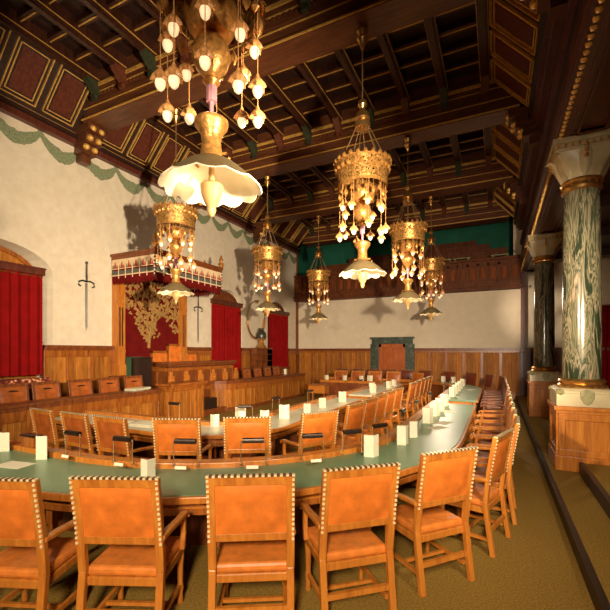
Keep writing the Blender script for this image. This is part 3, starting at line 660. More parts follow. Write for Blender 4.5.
# ------------------------------------------------------------------ chairs
def armchair(leather, seat, woodm, studs=True, arms=True, slot=False, wood_dark='oak_dark'):
    t = thing('armchair', 'x', 'chair'); W = .29
    side = lambda s: [(s * (W - .0275), -.07, 0), (s * (W - .0275), -.03, .25), (s * (W - .0275), 0, .48), (s * (W - .0275), -.035, .8), (s * (W - .0275), -.095, 1.14)]
    yb = lambda z: (-.035 - .06 * (z - .8) / .34) if z > .8 else (-.035 * (z - .48) / .32)
    b = MB()
    for s in (-1, 1): b.bar(side(s)[2:], .055, .042)
    b.bar([(0, yb(1.075), 1.075), (0, yb(1.14), 1.14)], .5, .04); b.bar([(0, yb(.68), .68), (0, yb(.735), .735)], .5, .036)
    b.build('back_frame', [woodm], t, bevel=.005)
    for s in (-1, 1):
        b = MB(); b.bar(side(s)[:3], .05, .045); b.build('leg', [woodm], t, bevel=.005)
    b = MB(); n = 9
    def padpt(i, j, sg):
        u = -1 + 2 * i / n; v = j / n; z = .72 + .365 * v; bulge = .02 * (1 - abs(u) ** 4) * (1 - abs(2 * v - 1) ** 4)
        return (u * .24, yb(z) + sg * (.013 + bulge), z)
    for sg in (-1, 1):
        vs = [padpt(i, j, sg) for i in range(n + 1) for j in range(n + 1)]
        b.add(vs, [(i * (n + 1) + j, (i + 1) * (n + 1) + j, (i + 1) * (n + 1) + j + 1, i * (n + 1) + j + 1) for i in range(n) for j in range(n)])
    ed = [(i, 0) for i in range(n)] + [(n, j) for j in range(n)] + [(n - i, n) for i in range(n)] + [(0, n - j) for j in range(n)]
    b.loft([[padpt(i, j, -1) for i, j in ed], [padpt(i, j, 1) for i, j in ed]], 0, cap=False)
    b.build('backrest', [leather], t, smooth='all')
    if studs:
        b = MB()
        for k in range(29):      # alternating light and dark nail trim along the top edge
            x = -.28 + k * .02; b.box(x - .0095, x + .0095, yb(1.14) - .025, yb(1.14) + .01, 1.132, 1.145, k % 2)
        for s in (-1, 1):
            for k in range(13):
                z = 1.11 - k * .035; b.box(s * .279 - .008, s * .279 + .008, yb(z) - .03, yb(z) - .012, z - .008, z + .008, 0)
        b.build('stud_trim', ['stud', 'stud_dark'], t)
    if slot:
        b = MB()
        for y in (.03,): b.box(-.09, .09, yb(.99) + y - .002, yb(.99) + y + .012, .98, 1.0); b.box(-.05, .07, yb(.99) + y, yb(.99) + y + .016, .992, 1.012)
        b.build('handle_slot', ['dark_cab'], t)
    b = MB(); b.box(-.26, .26, .0, .47, .38, .44); b.build('seat_frame', [woodm], t, bevel=.008)
    b = MB(); b.box(-.255, .255, .01, .48, .44, .505); b.build('seat', [seat], t, bevel=.022)
    for s in (-1, 1):
        b = MB(); b.lathe([(.018, 0), (.024, .02), (.02, .08), (.027, .12), (.02, .16), (.024, .3), (.03, .36), (.03, .38)], 10, (s * .235, .44, 0)); b.build('leg', [woodm], t, smooth=True)
    if arms:
        for s in (-1, 1):
            b = MB(); x = s * .272
            b.bar([(x, -.03, .72), (x, .12, .715), (x, .3, .7), (x, .42, .7), (x, .47, .685), (x, .475, .655)], .055, .035)
            b.bar([(x, .38, .44), (x, .41, .56), (x, .4, .69)], .04, .04)
            b.build('armrest', [woodm], t, bevel=.009)
    b = MB()
    for s in (-1, 1): b.box(s * .235 - .014, s * .235 + .014, -.02, .42, .12, .15)
    b.box(-.235, .235, .2, .225, .12, .145); b.box(-.24, .24, -.045, -.015, .2, .24); b.build('stretcher', [woodm], t)
    remember(t); return t
ch_front = armchair('leather', 'seat_leather', 'oak_chair')
used = {}
def put(proto, x, y, deg, label, group, z=0):
    if not used.get(proto.name):
        used[proto.name] = 1; proto.location = (x, y, z); proto.rotation_euler = (0, 0, R(deg)); proto['label'] = label; proto['group'] = group; return proto
    return dup(proto, (x, y, z), R(deg), label, group)
# outer table, near curve (rotation 0 = facing +Y, positive = turned to the left)
for i, (x, y, dg) in enumerate(((-2.92, 1.48, 22), (-2.25, 1.83, 24), (-1.5, 2.25, 30), (-.92, 2.74, 42), (-.42, 3.48, 50), (-.03, 4.42, 74))):
    put(ch_front, x, y, dg, ('orange leather armchair cut off by the left frame edge at the green table', 'second foreground armchair from the left, orange back before the green table',
        'large orange leather armchair in the middle of the foreground row', 'fourth foreground armchair from the left, turned slightly at the table curve',
        'fifth foreground armchair, angled at the end of the table curve', 'armchair with orange seat showing, last of foreground row by the aisle')[i], 'armchairs at the near curve of the outer table')
# outer table, aisle side
ch_red = armchair('leather_brown', 'leather_brown', 'oak_chair')
rows = [5.3 + .7 * k for k in range(6)]
for i, y in enumerate(rows):
    put(ch_red, .12, y, 88, 'brown armchair tucked at outer table beside the step, %s behind the foreground row' % ORD[i], 'armchairs on the aisle side of the outer table')
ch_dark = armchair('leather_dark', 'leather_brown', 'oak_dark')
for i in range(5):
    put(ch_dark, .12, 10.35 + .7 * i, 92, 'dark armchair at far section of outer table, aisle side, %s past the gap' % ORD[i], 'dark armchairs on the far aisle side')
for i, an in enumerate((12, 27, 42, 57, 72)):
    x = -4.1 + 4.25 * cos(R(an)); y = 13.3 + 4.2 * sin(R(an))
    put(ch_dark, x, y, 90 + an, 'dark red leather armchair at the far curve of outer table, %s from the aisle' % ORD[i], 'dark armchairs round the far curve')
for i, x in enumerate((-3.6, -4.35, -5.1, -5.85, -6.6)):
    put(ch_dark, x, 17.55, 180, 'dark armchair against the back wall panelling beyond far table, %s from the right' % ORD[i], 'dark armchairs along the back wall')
# inner table
for i, (x, y, dg) in enumerate(((-5.72, 3.43, -6), (-5.0, 3.42, -4), (-4.32, 3.42, 0), (-3.52, 3.68, 24), (-2.82, 4.14, 30), (-2.2, 4.86, 58))):
    p = ch_red if i < 3 else ch_front
    put(p, x, y, dg, ('leftmost brown armchair at the inner table, before the oak desk', 'second brown armchair at the inner table, between two like it', 'brown armchair at inner table, with its arm showing, nearest the standing card',
        'orange armchair at the inner table just right of the tall folded card', 'orange armchair in the middle of the inner table curve', 'orange armchair at the inner table corner, turned toward the dais')[i], 'armchairs at the near arm of the inner table')
for i in range(5):
    put(ch_front, -2.06, 5.9 + .7 * i, 80, 'orange armchair along the long side of inner table, %s after the corner one' % ORD[i], 'armchairs along the long side of the inner table')
for i in range(5):
    put(ch_front, -2.06, 10.5 + .7 * i, 84, 'brown-gold armchair at far half of inner table, %s beyond the passage' % ORD[i], 'armchairs along the far half of the inner table')
for i, x in enumerate((-6.0, -5.25, -4.5, -3.75)):
    put(ch_red, x, 15.75, 180, 'armchair behind the far arm of inner table facing the room, %s from the left' % ORD[i], 'armchairs behind the far arm of the inner table')
put(ch_red, -2.75, 15.2, 140, 'armchair behind the far corner of inner table below the marble doorway', 'armchairs behind the far arm of the inner table')
# councillors behind the desks at the left wall
ch_wall = armchair('leather_brown', 'leather_brown', 'oak_dark', studs=False, slot=True)
for i, y in enumerate((3.75, 4.47, 5.12, 5.88, 6.62, 7.35)):
    put(ch_wall, -8.55, y, -90, 'brown leather chair with slotted back behind the left desk, %s one' % ORD[i], 'chairs behind the desk below the first sword', .17)
for i, y in enumerate((12.8, 13.6, 14.35, 15.1)):
    put(ch_wall, -8.72, y, -90, 'dark brown chair behind the far oak desk, %s from the rostrum' % ORD[i], 'chairs behind the far oak desk', .17)
# high-backed chairs at the president desk
def high_chair(x, y, h, label):
    t = thing('high_back_chair', label, 'chair', (x, y, .75), R(-90), 'high-backed chairs behind the president desk')
    b = MB(); b.box(-.3, .3, -.06, .0, .0, h); b.box(-.32, -.26, -.07, .02, 0, h + .02); b.box(.26, .32, -.07, .02, 0, h + .02); b.box(-.32, .32, -.07, .02, h - .05, h + .02); b.build('back_frame', ['oak'], t, bevel=.008)
    b = MB(); b.box(-.26, .26, 0, .035, .45, h - .05); b.build('backrest', ['leather'], t, bevel=.015)
    b = MB(); b.box(-.28, .28, 0, .48, .4, .48); b.build('seat', ['seat_leather'], t, bevel=.02)
    for sx in (-1, 1):
        b = MB(); b.box(sx * .26 - .025, sx * .26 + .025, .4, .45, 0, .4); b.build('leg', ['oak'], t)
        b = MB(); b.box(sx * .28 - .03, sx * .28 + .03, 0, .45, .65, .69); b.box(sx * .28 - .02, sx * .28 + .02, .38, .42, .4, .65); b.build('armrest', ['oak'], t, bevel=.008)
high_chair(-9.25, 8.85, 1.2, 'lower high-backed orange chair behind near end of the president desk')
high_chair(-9.25, 9.5, 1.42, 'tallest orange leather chair at the centre of the president desk')
high_chair(-9.25, 10.2, 1.15, 'orange high-backed chair behind the far end of president desk beneath second sword')

# ------------------------------------------------------------------ horseshoe tables
def path(cx, cy, Rr, off, xs, ye, sg, n=16):
    r = Rr - off; P = [(xs, cy - sg * r), ((xs + cx) / 2, cy - sg * r)]
    P += [(cx + r * sin(pi / 2 * k / n), cy - sg * r * cos(pi / 2 * k / n)) for k in range(n + 1)]
    P += [(cx + r, (cy + ye) / 2), (cx + r, ye)]; return P
def table(name, label, cx, cy, Rr, xs, ye, sg, W, top, ledge=True, apron='oak', panel='oak_dark', endp='oak_chair'):
    t = thing(name, label, 'table', (0, 0, 0))
    def sw(prof, nm, mats, x0=xs, y1=ye, bevel=0):
        paths = {h: path(cx, cy, Rr, h, x0, y1, sg) for h, _ in prof}; n = len(path(cx, cy, Rr, 0, xs, ye, sg))
        b = MB(); b.loft([[(*paths[h][i], zz) for h, zz in prof] for i in range(n)]); return b.build(nm, mats, t, bevel=bevel)
    lw = .15 if ledge else .06
    sw([(.045, .74), (.045, .785), (W - lw, .785), (W - lw, .74)], 'tabletop', [top])
    sw([(0, .725), (0, .783), (.045, .783), (.045, .725)], 'edge_band', ['oak_chair'], bevel=.008)
    sw([(W - lw, .74), (W - lw, .84 if ledge else .79), (W, .84 if ledge else .79), (W, .74)], 'ledge', ['oak_chair'], bevel=.01)
    sw([(.1, .6), (.1, .74), (.14, .74), (.14, .6)], 'apron', [apron])
    sw([(.09, .655), (.09, .67), (.1, .67), (.1, .655)], 'bead', ['oak_chair'])
    sw([(W - .1, 0), (W - .1, .74), (W - .06, .74), (W - .06, 0)], 'modesty_panel', [panel])
    # end panels facing the passage
    b = MB(); xa, xb = cx + Rr - W + .02, cx + Rr - .06; ya, yb_ = sorted((ye - sg * .02, ye - sg * .07)); b.box(xa, xb, ya, yb_, 0, .735); b.build('end_panel', [endp], t, bevel=.006)
    # legs with scroll brackets under the outer edge
    P = path(cx, cy, Rr, .13, xs, ye, sg, 16); pts = [Vector(p) for p in P]; acc = .4; 
    for i in range(len(pts) - 1):
        L = (pts[i + 1] - pts[i]).length; d_ = (pts[i + 1] - pts[i]).normalized() if L > 0 else Vector((1, 0)); n = Vector((-d_.y, d_.x)) * sg
        while acc < L:
            p = pts[i] + d_ * acc; b = MB()
            def bx(a, c0, c1, z0, z1):
                vs = []
                for zz in (z0, z1):
                    for (u, v) in ((-a, c0), (a, c0), (a, c1), (-a, c1)): q = p + d_ * u + n * v; vs.append((q.x, q.y, zz))
                b.add(vs, [(0, 1, 2, 3), (4, 5, 6, 7), (0, 1, 5, 4), (1, 2, 6, 5), (2, 3, 7, 6), (3, 0, 4, 7)])
            bx(.035, .02, .1, 0, .1); bx(.028, .03, .09, .1, .45); bx(.035, .02, .13, .45, .6)
            bx(.025, .1, .2, .5, .6); bx(.02, .1, .55, .08, .13)
            b.build('leg', ['oak'], t, bevel=.006); acc += 1.0
        acc -= L
    return t
table('horseshoe_table', 'curved green-topped table sweeping through the foreground with wooden ledge', -4.1, 5.6, 3.7, -6.9, 9.35, 1, .93, 'green_top')
table('horseshoe_table', 'far green-topped curved table beyond the passage, near the back wall', -4.1, 13.15, 3.7, -6.9, 10.2, -1, .93, 'green_top')
table('inner_table', 'inner curved table with glare coloured into its top, ringed by orange armchairs', -4.3, 5.5, 1.35, -7.0, 9.35, 1, .85, 'glare_pale_top', True)
table('inner_table', 'far half of the inner curved table with dark front below the marble doorway', -4.3, 13.75, 1.35, -6.3, 10.2, -1, .85, 'glare_pale_top', True)
t = thing('stenographer_table', 'small oak table with thin legs standing alone before the far inner table', 'table', (-5.95, 13.35, 0))
b = MB(); b.box(-.36, .36, -.25, .25, .7, .74); b.build('tabletop', ['oak'], t, bevel=.008)
b = MB(); b.box(-.33, .33, -.22, .22, .42, .7); b.build('drawer_box', ['oak_chair'], t, bevel=.006)
for sx in (-1, 1):
    for sy in (-1, 1): b = MB(); b.box(sx * .3 - .02, sx * .3 + .02, sy * .19 - .02, sy * .19 + .02, 0, .42); b.build('leg', ['oak'], t)
remember(None)

# ------------------------------------------------------------------ cards, papers, desk lamps
def card_mesh(h=.22, w=.16, op=.06):
    b = MB(); th = .004
    for s in (-1, 1):
        vs = [(0, 0, 0), (s * w * .5, op, 0), (s * w * .5, op, h), (0, 0, h)]
        b.loft([vs, [(x, y + th, z) for x, y, z in vs]])
    return b
cm = card_mesh().build('folded_card', ['paper'])
cfirst = [True]
def card(x, y, z, deg, sc, label, group):
    o = cm if cfirst[0] else cm.copy()
    if not cfirst[0]: COL.objects.link(o)
    cfirst[0] = False; o.location = (x, y, z); o.rotation_euler = (0, 0, R(deg)); o.scale = (sc, 1, sc if sc < 1.2 else 1.1); tag(o, label, 'card', group)
TZ = .785
G1 = 'folded white cards on the outer table'
outer = [(-5.2, 2.56, 0, 1, 'standing white card at the far left edge of the green table'), (-4.46, 2.54, 0, 1.15, 'cream standing card on the green table before the leftmost armchairs'),
         (-2.87, 2.6, 40, .8, 'tall narrow folded card on green table between two orange chairs'), (-1.22, 4.22, 40, 1.1, 'broad white card on pale curve of outer table, nearest the front chairs'),
         (-1.02, 4.95, 50, 1.1, 'white card at the bend of outer table, second along from the broad one'), (-.97, 5.45, 60, 1, 'white card at the bend of outer table, third along from the broad one')]
for k, y in enumerate((6.6, 7.4, 8.1, 8.85)): outer.append((-.98, y, 35, 1.15, 'white card on straight part of outer table before the gap, %s of four' % ORD[k]))
for k, y in enumerate((10.75, 11.5, 12.3, 13.1, 14.1)): outer.append((-1.0, y, 35, 1.15, 'white card on far section of outer table past the gap, %s of five' % ORD[k]))
outer += [(-1.45, 15.6, 20, 1, 'white card at the far curve of outer table, right one of pair'), (-1.85, 15.95, 20, 1, 'white card at the far curve of outer table, left one of pair')]
for (x, y, dg, s, l) in outer: card(x, y, TZ, dg, s, l, G1)
G2 = 'folded white cards on the inner table'
inner = [(-3.94, 4.86, 25, .85, 'narrow white card on inner table between two orange armchairs'), (-3.8, 5.35, 25, 1.1, 'low white card on inner table beyond the middle orange armchair'),
         (-3.42, 5.5, 30, .9, 'white card on inner table curve, left one of an adjoining pair'), (-3.3, 5.95, 30, 1.1, 'white card on inner table curve, right one of an adjoining pair'),
         (-3.22, 6.7, 30, .8, 'white card on inner table above the corner armchair, left one'), (-3.25, 7.5, 30, .9, 'white card on inner table above the corner armchair, right one'), (-3.18, 8.5, 30, 1.1, 'white card on inner table close to the passage'),
         (-3.12, 10.8, 30, 1.1, 'white card on far inner table just past the passage'), (-3.3, 11.3, 30, 1.1, 'white card on far inner table, second past the passage'), (-3.1, 12.5, 30, 1, 'white card on far inner table, third past the passage'), (-3.1, 13.2, 30, 1, 'white card on far inner table, fourth past the passage'),
         (-6.15, 14.55, 10, 1, 'leftmost white card on dark-fronted far arm of inner table'), (-5.4, 14.6, 10, 1, 'second white card from left on dark-fronted far arm'), (-4.75, 14.7, 10, 1, 'third white card from left on dark-fronted far arm'), (-4.4, 14.7, 10, 1.3, 'widest white card on dark-fronted far arm of inner table')]
for (x, y, dg, s, l) in inner: card(x, y, TZ, dg, s, l, G2)
card(-7.95, 14.5, 1.0, 60, 1, 'white card standing on the far oak desk under the red curtain', 'cards on the wall desks')
def sheet(x, y, z, deg, w, h, label, group=None, n=1):
    b = MB()
    for k in range(n): b.box(-w / 2 + .01 * (k % 2), w / 2 + .01 * (k % 2), -h / 2 + .008 * (k % 3), h / 2 + .008 * (k % 3), k * .006, k * .006 + .004)
    o = b.build('paper_sheet', ['paper'], loc=(x, y, z)); o.rotation_euler = (0, 0, R(deg)); tag(o, label, 'paper', group)
sheet(-4.45, 2.33, TZ, 10, .34, .2, 'white paper lying flat on the left part of the green table', 'loose papers')
sheet(-.82, 6.3, TZ, 60, .3, .18, 'flat white sheet on outer table straight, nearer of the two together', 'loose papers')
sheet(-.78, 6.78, TZ, 70, .3, .18, 'flat white sheet on outer table straight, farther of the two together', 'loose papers')
sheet(-.85, 8.1, TZ, 70, .3, .2, 'flat white sheet on outer table just before the gap', 'loose papers')
sheet(-.72, 13.0, TZ, 70, .3, .2, 'flat white sheet on far section of outer table', 'loose papers')
sheet(-5.0, 4.5, TZ, 5, .42, .3, 'bundle of white papers on inner table behind the brown armchairs', 'loose papers', 6)
sheet(-5.6, 4.55, TZ, -8, .3, .22, 'flat sheet of paper on inner table left of the paper bundle', 'loose papers')
sheet(-4.4, 4.45, TZ, 5, .3, .22, 'flat sheet of paper on inner table right of the paper bundle', 'loose papers')
sheet(-8.0, 6.95, 1.0, 12, .3, .6, 'stack of white papers at the end of the left oak desk', 'loose papers', 9)

def desk_lamp():
    t = thing('desk_lamp', 'x', 'lamp')
    for s in (-1, 1):
        b = MB(); b.lathe([(.02, 0), (.02, .006), (.006, .01), (.004, .02)], 10, (s * .12, 0, 0)); b.tube([(s * .12, 0, 0), (s * .12, 0, .22), (s * .115, 0, .235), (s * .1, 0, .235)], .0055, 6); b.build('stem', ['rod'], t)
    b = MB(); pts = [(.0, .03), (.022, .022), (.03, 0), (.026, -.018), (-.026, -.018), (-.03, 0), (-.022, .022)]
    b.loft([[(-.105, y, .235 + z) for y, z in pts], [(.105, y, .235 + z) for y, z in pts]]); b.build('lamp_shade', ['black_metal'], t, smooth=True)
    remember(t); return t
dl = desk_lamp()
lamps = [(-4.08, 2.7, 0, 'small black desk lamp on green table near the cream standing card'), (-3.36, 2.74, 6, 'black desk lamp on the ledge behind second armchair from the left'), (-2.72, 2.93, 20, 'black desk lamp beside the tall narrow card'),
         (-2.15, 3.25, 30, 'black desk lamp before the middle armchair of the inner curve'), (-1.72, 3.7, 40, 'black desk lamp in front of the inner corner armchair, left one'), (-1.42, 4.08, 48, 'black desk lamp in front of the inner corner armchair, right one'), (-1.24, 4.55, 60, 'black desk lamp between the two broad white cards at the bend')]
for k, y in enumerate((5.9, 7.0, 8.5, 11.0, 12.6)): lamps.append((-1.26, y, 88, 'thin desk lamp on the ledge of outer table straight, %s from the bend' % ORD[k]))
for i, (x, y, dg, l) in enumerate(lamps):
    put(dl, x, y, dg, l, 'desk lamps on the table ledge', .84)
for i, (x, y, dg) in enumerate(((-4.86, 4.97, 0), (-3.6, 5.2, 30), (-3.73, 6.4, 88), (-3.73, 7.9, 88), (-3.73, 11.5, 88))):
    put(dl, x, y, dg, 'thin desk lamp on the inner table ledge, %s from the left end' % ORD[i], 'desk lamps on the inner table ledge', .84)
npm = None
for i, (x, y, dg) in enumerate(((-4.06, 2.6, 0), (-3.3, 2.64, 6), (-2.68, 2.82, 22), (-2.08, 3.13, 32), (-1.63, 3.6, 44))):
    b = MB(); b.box(-.055, .055, -.004, .004, 0, .03, 0); b.box(-.06, .06, 0, .012, -.0, .034, 1)
    o = b.build('name_plate', ['paper', 'oak'], loc=(x, y, .84)); o.rotation_euler = (R(-15), 0, R(dg)); tag(o, 'tiny white name plate on ledge of the near green table, %s from the left' % ORD[i], 'name plate', 'name plates on the ledge')
t = thing('letter_box', 'small dark-topped wooden box on the ledge at left edge of green table', 'box', (-4.9, 2.74, .84))
b = MB(); b.box(-.12, .12, -.05, .05, 0, .12); b.build('body', ['oak'], t, bevel=.006)
b = MB(); b.box(-.13, .13, -.06, .06, .12, .14); b.build('lid', ['black_metal'], t, bevel=.004)

# window seat with floral cloth, pigeonhole rack and ornament
t = thing('window_seat', 'floral upholstered ledge below the first red curtain behind the chairs', 'bench', (-9.14, 4.4, .17))
b = MB(); b.box(-.13, .13, -1.05, 1.05, 0, .95); b.build('base', ['oak_dark'], t)
b = MB(); b.box(-.15, .16, -1.05, 1.05, .95, 1.2); b.build('cushion', ['floral'], t, bevel=.04)
t = thing('pigeonhole_rack', 'dark wooden pigeonhole rack on left wall between the far red curtains', 'shelf', (-9.27, 14.45, .17))
b = MB(); b.box(0, .02, -.62, .62, 0, 1.92)
for k in range(4): b.box(0, .3, -.62 + k * .4 , -.58 + k * .4, 0, 1.92)
b.box(0, .3, .58, .62, 0, 1.92); b.box(0, .32, -.64, .64, 1.88, 1.94); b.box(0, .3, -.62, .62, 0, .3)
for k in range(5): b.box(0, .3, -.62, .62, .6 + k * .26, .62 + k * .26)
b.build('rack_frame', ['oak_dark'], t)
b = MB(); b.box(.02, .04, -.58, .58, .3, 1.88); b.build('back_board', ['dark_cab'], t)
t = thing('hunting_horn', 'curved brass horn mounted on the wall above the pigeonhole rack', 'horn', (XW + .12, 14.2, 3.3))
b = MB(); pts = []; rs = []
for k in range(25):
    an = R(80 + 230 * k / 24); pts.append((.02, .62 * cos(an) + .0, .78 * sin(an))); rs.append(.02 + .035 * (k / 24) ** 2)
b.tube(pts, rs, 10); b.build('tube', ['brass'], t, smooth=True)
b = MB(); b.lathe([(.03, 0), (.05, .05), (.09, .1), (.12, .12)], 14, (.02, .1, .72)); b.build('bell', ['brass'], t, smooth=True)
t = thing('helmet_trophy', 'small dark and gold helmet ornament standing on top of the rack', 'ornament', (-9.08, 14.35, 2.11))
b = MB(); b.lathe([(.2, 0), (.22, .05), (.14, .12), (.1, .3), (.16, .36), (.18, .4)], 16); b.build('stand', ['gold'], t, smooth=True)
b = MB(); b.lathe([(.2, .4), (.22, .48), (.2, .62), (.12, .72), (0, .76)], 16); b.box(-.02, .02, -.16, .16, .68, .84); b.build('helmet', ['helmet'], t, smooth=True)
t = thing('scroll_ornament', 'tall golden scrolled ornament on the wall beside the brass horn', 'ornament', (XW + .045, 15.05, 3.0))
b = MB(); b.tube([(0, .1, -.5), (.02, -.1, -.3), (.03, -.14, 0), (.02, -.05, .35), (.02, .05, .6), (.02, -.08, .8), (.02, -.16, .7)], [.03, .045, .05, .06, .06, .05, .03], 8); b.build('scroll', ['gold'], t, smooth=True)
b = MB(); b.lathe([(0, -.1), (.1, -.05), (.12, 0), (.08, .08), (0, .12)], 12, (.03, .05, .75)); b.build('boss', ['gold'], t, smooth=True)

# ------------------------------------------------------------------ chandeliers
def chandelier():
    t = thing('chandelier', 'x', 'chandelier'); H = 7.42
    def z(v): return v - H
    b = MB(); b.lathe([(.06, z(7.4)), (.1, z(7.36)), (.06, z(7.28)), (.1, z(7.22)), (.05, z(7.14)), (.02, z(7.05))], 14); b.build('ceiling_boss', ['brass'], t, smooth=True)
    b = MB(); b.tube([(0, 0, z(7.1)), (0, 0, z(6.1))], .012, 6); b.build('rod', ['rod'], t)
    b = MB(); b.lathe([(.02, z(6.22)), (.07, z(6.18)), (.08, z(6.12)), (.04, z(6.06)), (.06, z(6.02)), (.12, z(5.96)), (.13, z(5.88)), (.1, z(5.85)), (.14, z(5.8)), (.13, z(5.72)), (.06, z(5.7))], 18); b.build('cap', ['brass'], t, smooth=True)
    b = MB()
    for k in range(8): a_ = 2 * pi * k / 8; b.tube([(.11 * cos(a_), .11 * sin(a_), z(5.75)), (.42 * cos(a_), .42 * sin(a_), z(5.09))], .006, 4)
    b.build('suspension_chain', ['rod'], t)
    b = MB(); n = 48
    prof = [(.4, 4.73), (.415, 4.80), (.42, 4.90), (.45, 5.05), (.46, 5.11)]
    b.lathe([(r, z(v)) for r, v in prof] + [(r - .012, z(v)) for r, v in prof[::-1]], n, cap=False)
    cr = b.build('crown', ['filigree'], t, smooth=True)
    b = MB()
    for (r, v, h) in ((.405, 4.72, .035), (.43, 4.94, .015), (.46, 5.09, .02)): b.lathe([(r + .012, z(v)), (r + .012, z(v + h)), (r - .015, z(v + h)), (r - .015, z(v))], n, cap=False)
    for k in range(24):
        a_ = 2 * pi * k / 24; b.lathe([(0, 0), (.035, .02), (.03, .05), (0, .09)], 5, (.462 * cos(a_), .462 * sin(a_), z(5.09)))
        b.lathe([(0, -.045), (.03, -.02), (.035, .01), (0, .05)], 5, (.44 * cos(a_ + .13), .44 * sin(a_ + .13), z(5.00)))
    b.build('crown_rim', ['gold'], cr)
    b = MB()
    for k in range(20):
        a_ = 2 * pi * k / 20; r = .38; L = .16 + .08 * (k % 2)
        b.lathe([(.004, 0), (.006, -L * .4), (.03, -L * .6), (.036, -L * .75), (.015, -L * .9), (0, -L)], 6, (r * cos(a_), r * sin(a_), z(4.72)))
    b.lathe([(.2, z(4.71)), (.22, z(4.63)), (.19, z(4.53)), (.15, z(4.47))], 20)
    b.build('fringe', ['gold'], t, smooth=True)
    b = MB(); b.tube([(0, 0, z(4.9)), (0, 0, z(4.45))], .02, 8); b.lathe([(.0, z(4.5)), (.06, z(4.47)), (.13, z(4.4)), (.155, z(4.3)), (.12, z(4.2)), (.05, z(4.13)), (.07, z(4.1)), (.03, z(4.05))], 20); b.build('globe', ['gold'], t, smooth=True)
    b = MB(); b.tube([(0, 0, z(4.1)), (0, 0, z(3.94))], .042, 10); b.tube([(0, 0, z(3.96)), (0, 0, z(3.78))], .018, 8); b.build('stem', ['rose_stem'], t)
    b = MB(); b.lathe([(.11, z(3.8)), (.135, z(3.78)), (.13, z(3.74)), (.085, z(3.68)), (.075, z(3.62)), (.085, z(3.54)), (.09, z(3.5)), (.05, z(3.48))], 24)
    for sg in (-1, 1): b.tube([(sg * .05, 0, z(3.52)), (sg * .13, 0, z(3.51)), (sg * .16, 0, z(3.47)), (sg * .12, 0, z(3.44))], .012, 6)
    b.build('neck', ['gold'], t, smooth=True)
    # scalloped umbrella shade
    n = 72; sh = []
    for (t_, r, v) in ((0, .06, 3.5), (.2, .12, 3.475), (.45, .2, 3.43), (.7, .285, 3.36), (.88, .345, 3.3), (1, .395, 3.26)):
        ring = []
        for k in range(n):
            a_ = 2 * pi * k / n; lob = abs(cos(a_ * 6)) ; rr = r * (1 + .05 * t_ * (lob - .5)); zz = v + .03 * t_ ** 3 * (.6 - lob)
            ring.append((rr * cos(a_), rr * sin(a_), z(zz)))
        sh.append(ring)
    b = MB(); b.loft(sh, 0, cap=False); inner_ = [[(x * .985, y * .985, zz - .008) for x, y, zz in r] for r in sh]; b.loft(inner_, 1, cap=False); b.loft([sh[-1], inner_[-1]], 1, cap=False)
    b.build('shade', ['shade_out', 'shade_in'], t, smooth='all')
    b = MB(); b.lathe([(.02, z(3.46)), (.025, z(3.3)), (.08, z(3.285)), (.092, z(3.27)), (.09, z(3.24)), (.082, z(3.2)), (.055, z(3.13)), (.034, z(3.1)), (.036, z(3.07)), (.02, z(3.03)), (0, z(3.02))], 20); b.build('finial', ['finial_tan'], t, smooth=True)
    def pend(L):
        b = MB(); b.tube([(0, 0, 0), (0, 0, -L)], .004, 4)
        n = 20; R_ = []
        for (r, zz, q) in ((.006, .085, 0), (.016, .06, 0), (.02, .045, 0), (.04, .03, .05), (.06, .0, .12), (.063, -.022, .2), (.047, -.035, .1)):
            R_.append([(r * (1 + q * cos(5 * 2 * pi * k / n)) * cos(2 * pi * k / n), r * (1 + q * cos(5 * 2 * pi * k / n)) * sin(2 * pi * k / n), -L + zz - q * .06 * cos(5 * 2 * pi * k / n)) for k in range(n)])
        b.loft(R_)
        return b
    def bulb(L): b = MB(); b.lathe([(.038, -L - .03), (.04, -L - .055), (.033, -L - .08), (.018, -L - .1), (0, -L - .106)], 12); return b
    for (cnt_, r, zt, L, ph, alt) in ((10, .385, 4.72, .69, .1, .1), (8, .34, 4.72, .3, .4, .06)):
        cache = {}
        for k in range(cnt_):
            LL = L + alt * (k % 2); a_ = 2 * pi * k / cnt_ + ph
            if LL in cache:
                p0, q0 = cache[LL]; p = p0.copy(); q = q0.copy(); COL.objects.link(p); COL.objects.link(q); q.parent = p
            else:
                p = pend(LL).build('pendant', ['bulb_cap'], t, smooth=True); q = bulb(LL).build('bulb', ['bulb'], p, smooth=True); cache[LL] = (p, q)
            p.location = (r * cos(a_), r * sin(a_), z(zt))
    remember(t); return t
cd = chandelier()
CH = [(-2.05, 2.5), (-2.05, 6.42), (-2.05, 10.2), (-2.08, 14.35), (-6.5, 6.7), (-6.42, 10.5), (-6.42, 14.4)]
CL = ['nearest chandelier, huge white scalloped shade hanging over the foreground', 'golden crown chandelier hanging second in the middle row, fully in view', 'gold chandelier third in the middle row, in front of the smaller far one', 'farthest small gold chandelier of the middle row above the doorway',
      'chandelier with orange-gold crown hanging in front of the carved canopy', 'gold chandelier hanging between the second and third red curtains', 'small far chandelier hanging before the gallery by the corner']
for (x, y), l in zip(CH, CL):
    put(cd, x, y, 9 if x > -3 else 0, l, 'gilded chandeliers', 7.42)

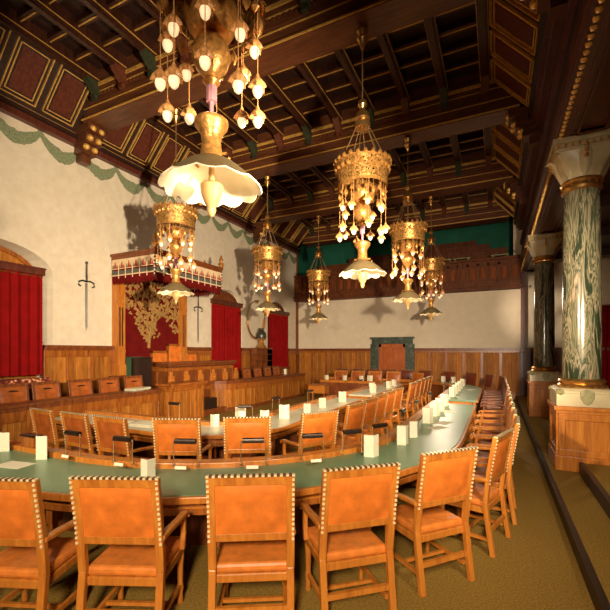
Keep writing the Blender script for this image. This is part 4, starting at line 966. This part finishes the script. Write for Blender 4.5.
# ------------------------------------------------------------------ lights
def point(loc, e, col=(1, .72, .42), r=.08):
    l = bpy.data.lights.new('lamp_light', 'POINT'); l.energy = e; l.color = col; l.shadow_soft_size = r; o = bpy.data.objects.new('lamp_light', l); COL.objects.link(o); o.location = loc
def spot(loc, tgt, e, ang, blend=1, col=(1, .82, .6), r=.12):
    l = bpy.data.lights.new('flood_or_fill_light', 'SPOT'); l.energy = e; l.color = col; l.spot_size = R(ang); l.spot_blend = blend; l.shadow_soft_size = r
    o = bpy.data.objects.new('flood_or_fill_light', l); COL.objects.link(o); o.location = loc; o.rotation_euler = (Vector(tgt) - Vector(loc)).to_track_quat('-Z', 'Y').to_euler()
for i, (x, y) in enumerate(CH):
    for q in (-1, 1): point((x + q * .2, y, 3.3), 2.2 if i else 1.2, r=.03)
    point((x, y, 3.98), 2.5, r=.06)
spot((1.0, 2.2, 2.7), (-9.4, 9.6, 5.0), 6200, 74, col=(1, .83, .6))       # photographer's flood lamp, read off the cast shadows; also the next spot
spot((1.0, 1.95, 2.75), (-3, 18, 3.0), 4200, 52)
spot((.3, -1.6, 3.0), (-1.5, 4, .8), 1500, 100, r=.3)  # added fill from the camera side for the foreground chairs
spot((1.6, 1.0, 3.2), (-1.9, 6.6, .7), 900, 62, r=.2)  # added fill for the table bend and the inner chair row
spot((-3.0, -2.5, 4.0), (-6.5, 8, 0.8), 2000, 66, r=.4)  # added fill toward the left side of the room
spot((.4, 6.6, 4.6), (-4, 11, .8), 1000, 96, r=.3)  # added fill across the inner tables
spot((-3.2, -2.2, 3.4), (2.7, 7.5, 2.0), 2600, 30, .5, r=.12)  # added spot to brighten the near column and its pedestal
spot((-4.6, 6.0, 4.3), (1.4, 18, 3.6), 5000, 14, r=.12)  # added narrow spot to brighten the aisle strip of the back wall
spot((-2.2, 17.4, 4.1), (-1.2, 6.5, .8), 600, 80, r=.3)  # added spot by the back wall to raise glare on the tabletops
w_ = bpy.data.worlds.new('world'); scn.world = w_; w_.use_nodes = True
w_.node_tree.nodes['Background'].inputs[0].default_value = (.9, .6, .35, 1); w_.node_tree.nodes['Background'].inputs[1].default_value = .02

cam = bpy.data.cameras.new('camera'); co = bpy.data.objects.new('camera', cam); COL.objects.link(co)
co.location = (0, 0, 1.95); co.rotation_euler = (R(90), 0, R(26)); cam.sensor_width = 36; cam.lens = 394 / 610 * 36; cam.shift_y = (351.5 - 305) / 610; cam.clip_start = .05
scn.camera = co
scn.view_settings.view_transform = 'Standard'; scn.view_settings.look = 'None'; scn.view_settings.exposure = 0; scn.view_settings.gamma = 1; scn.view_settings.use_curve_mapping = False
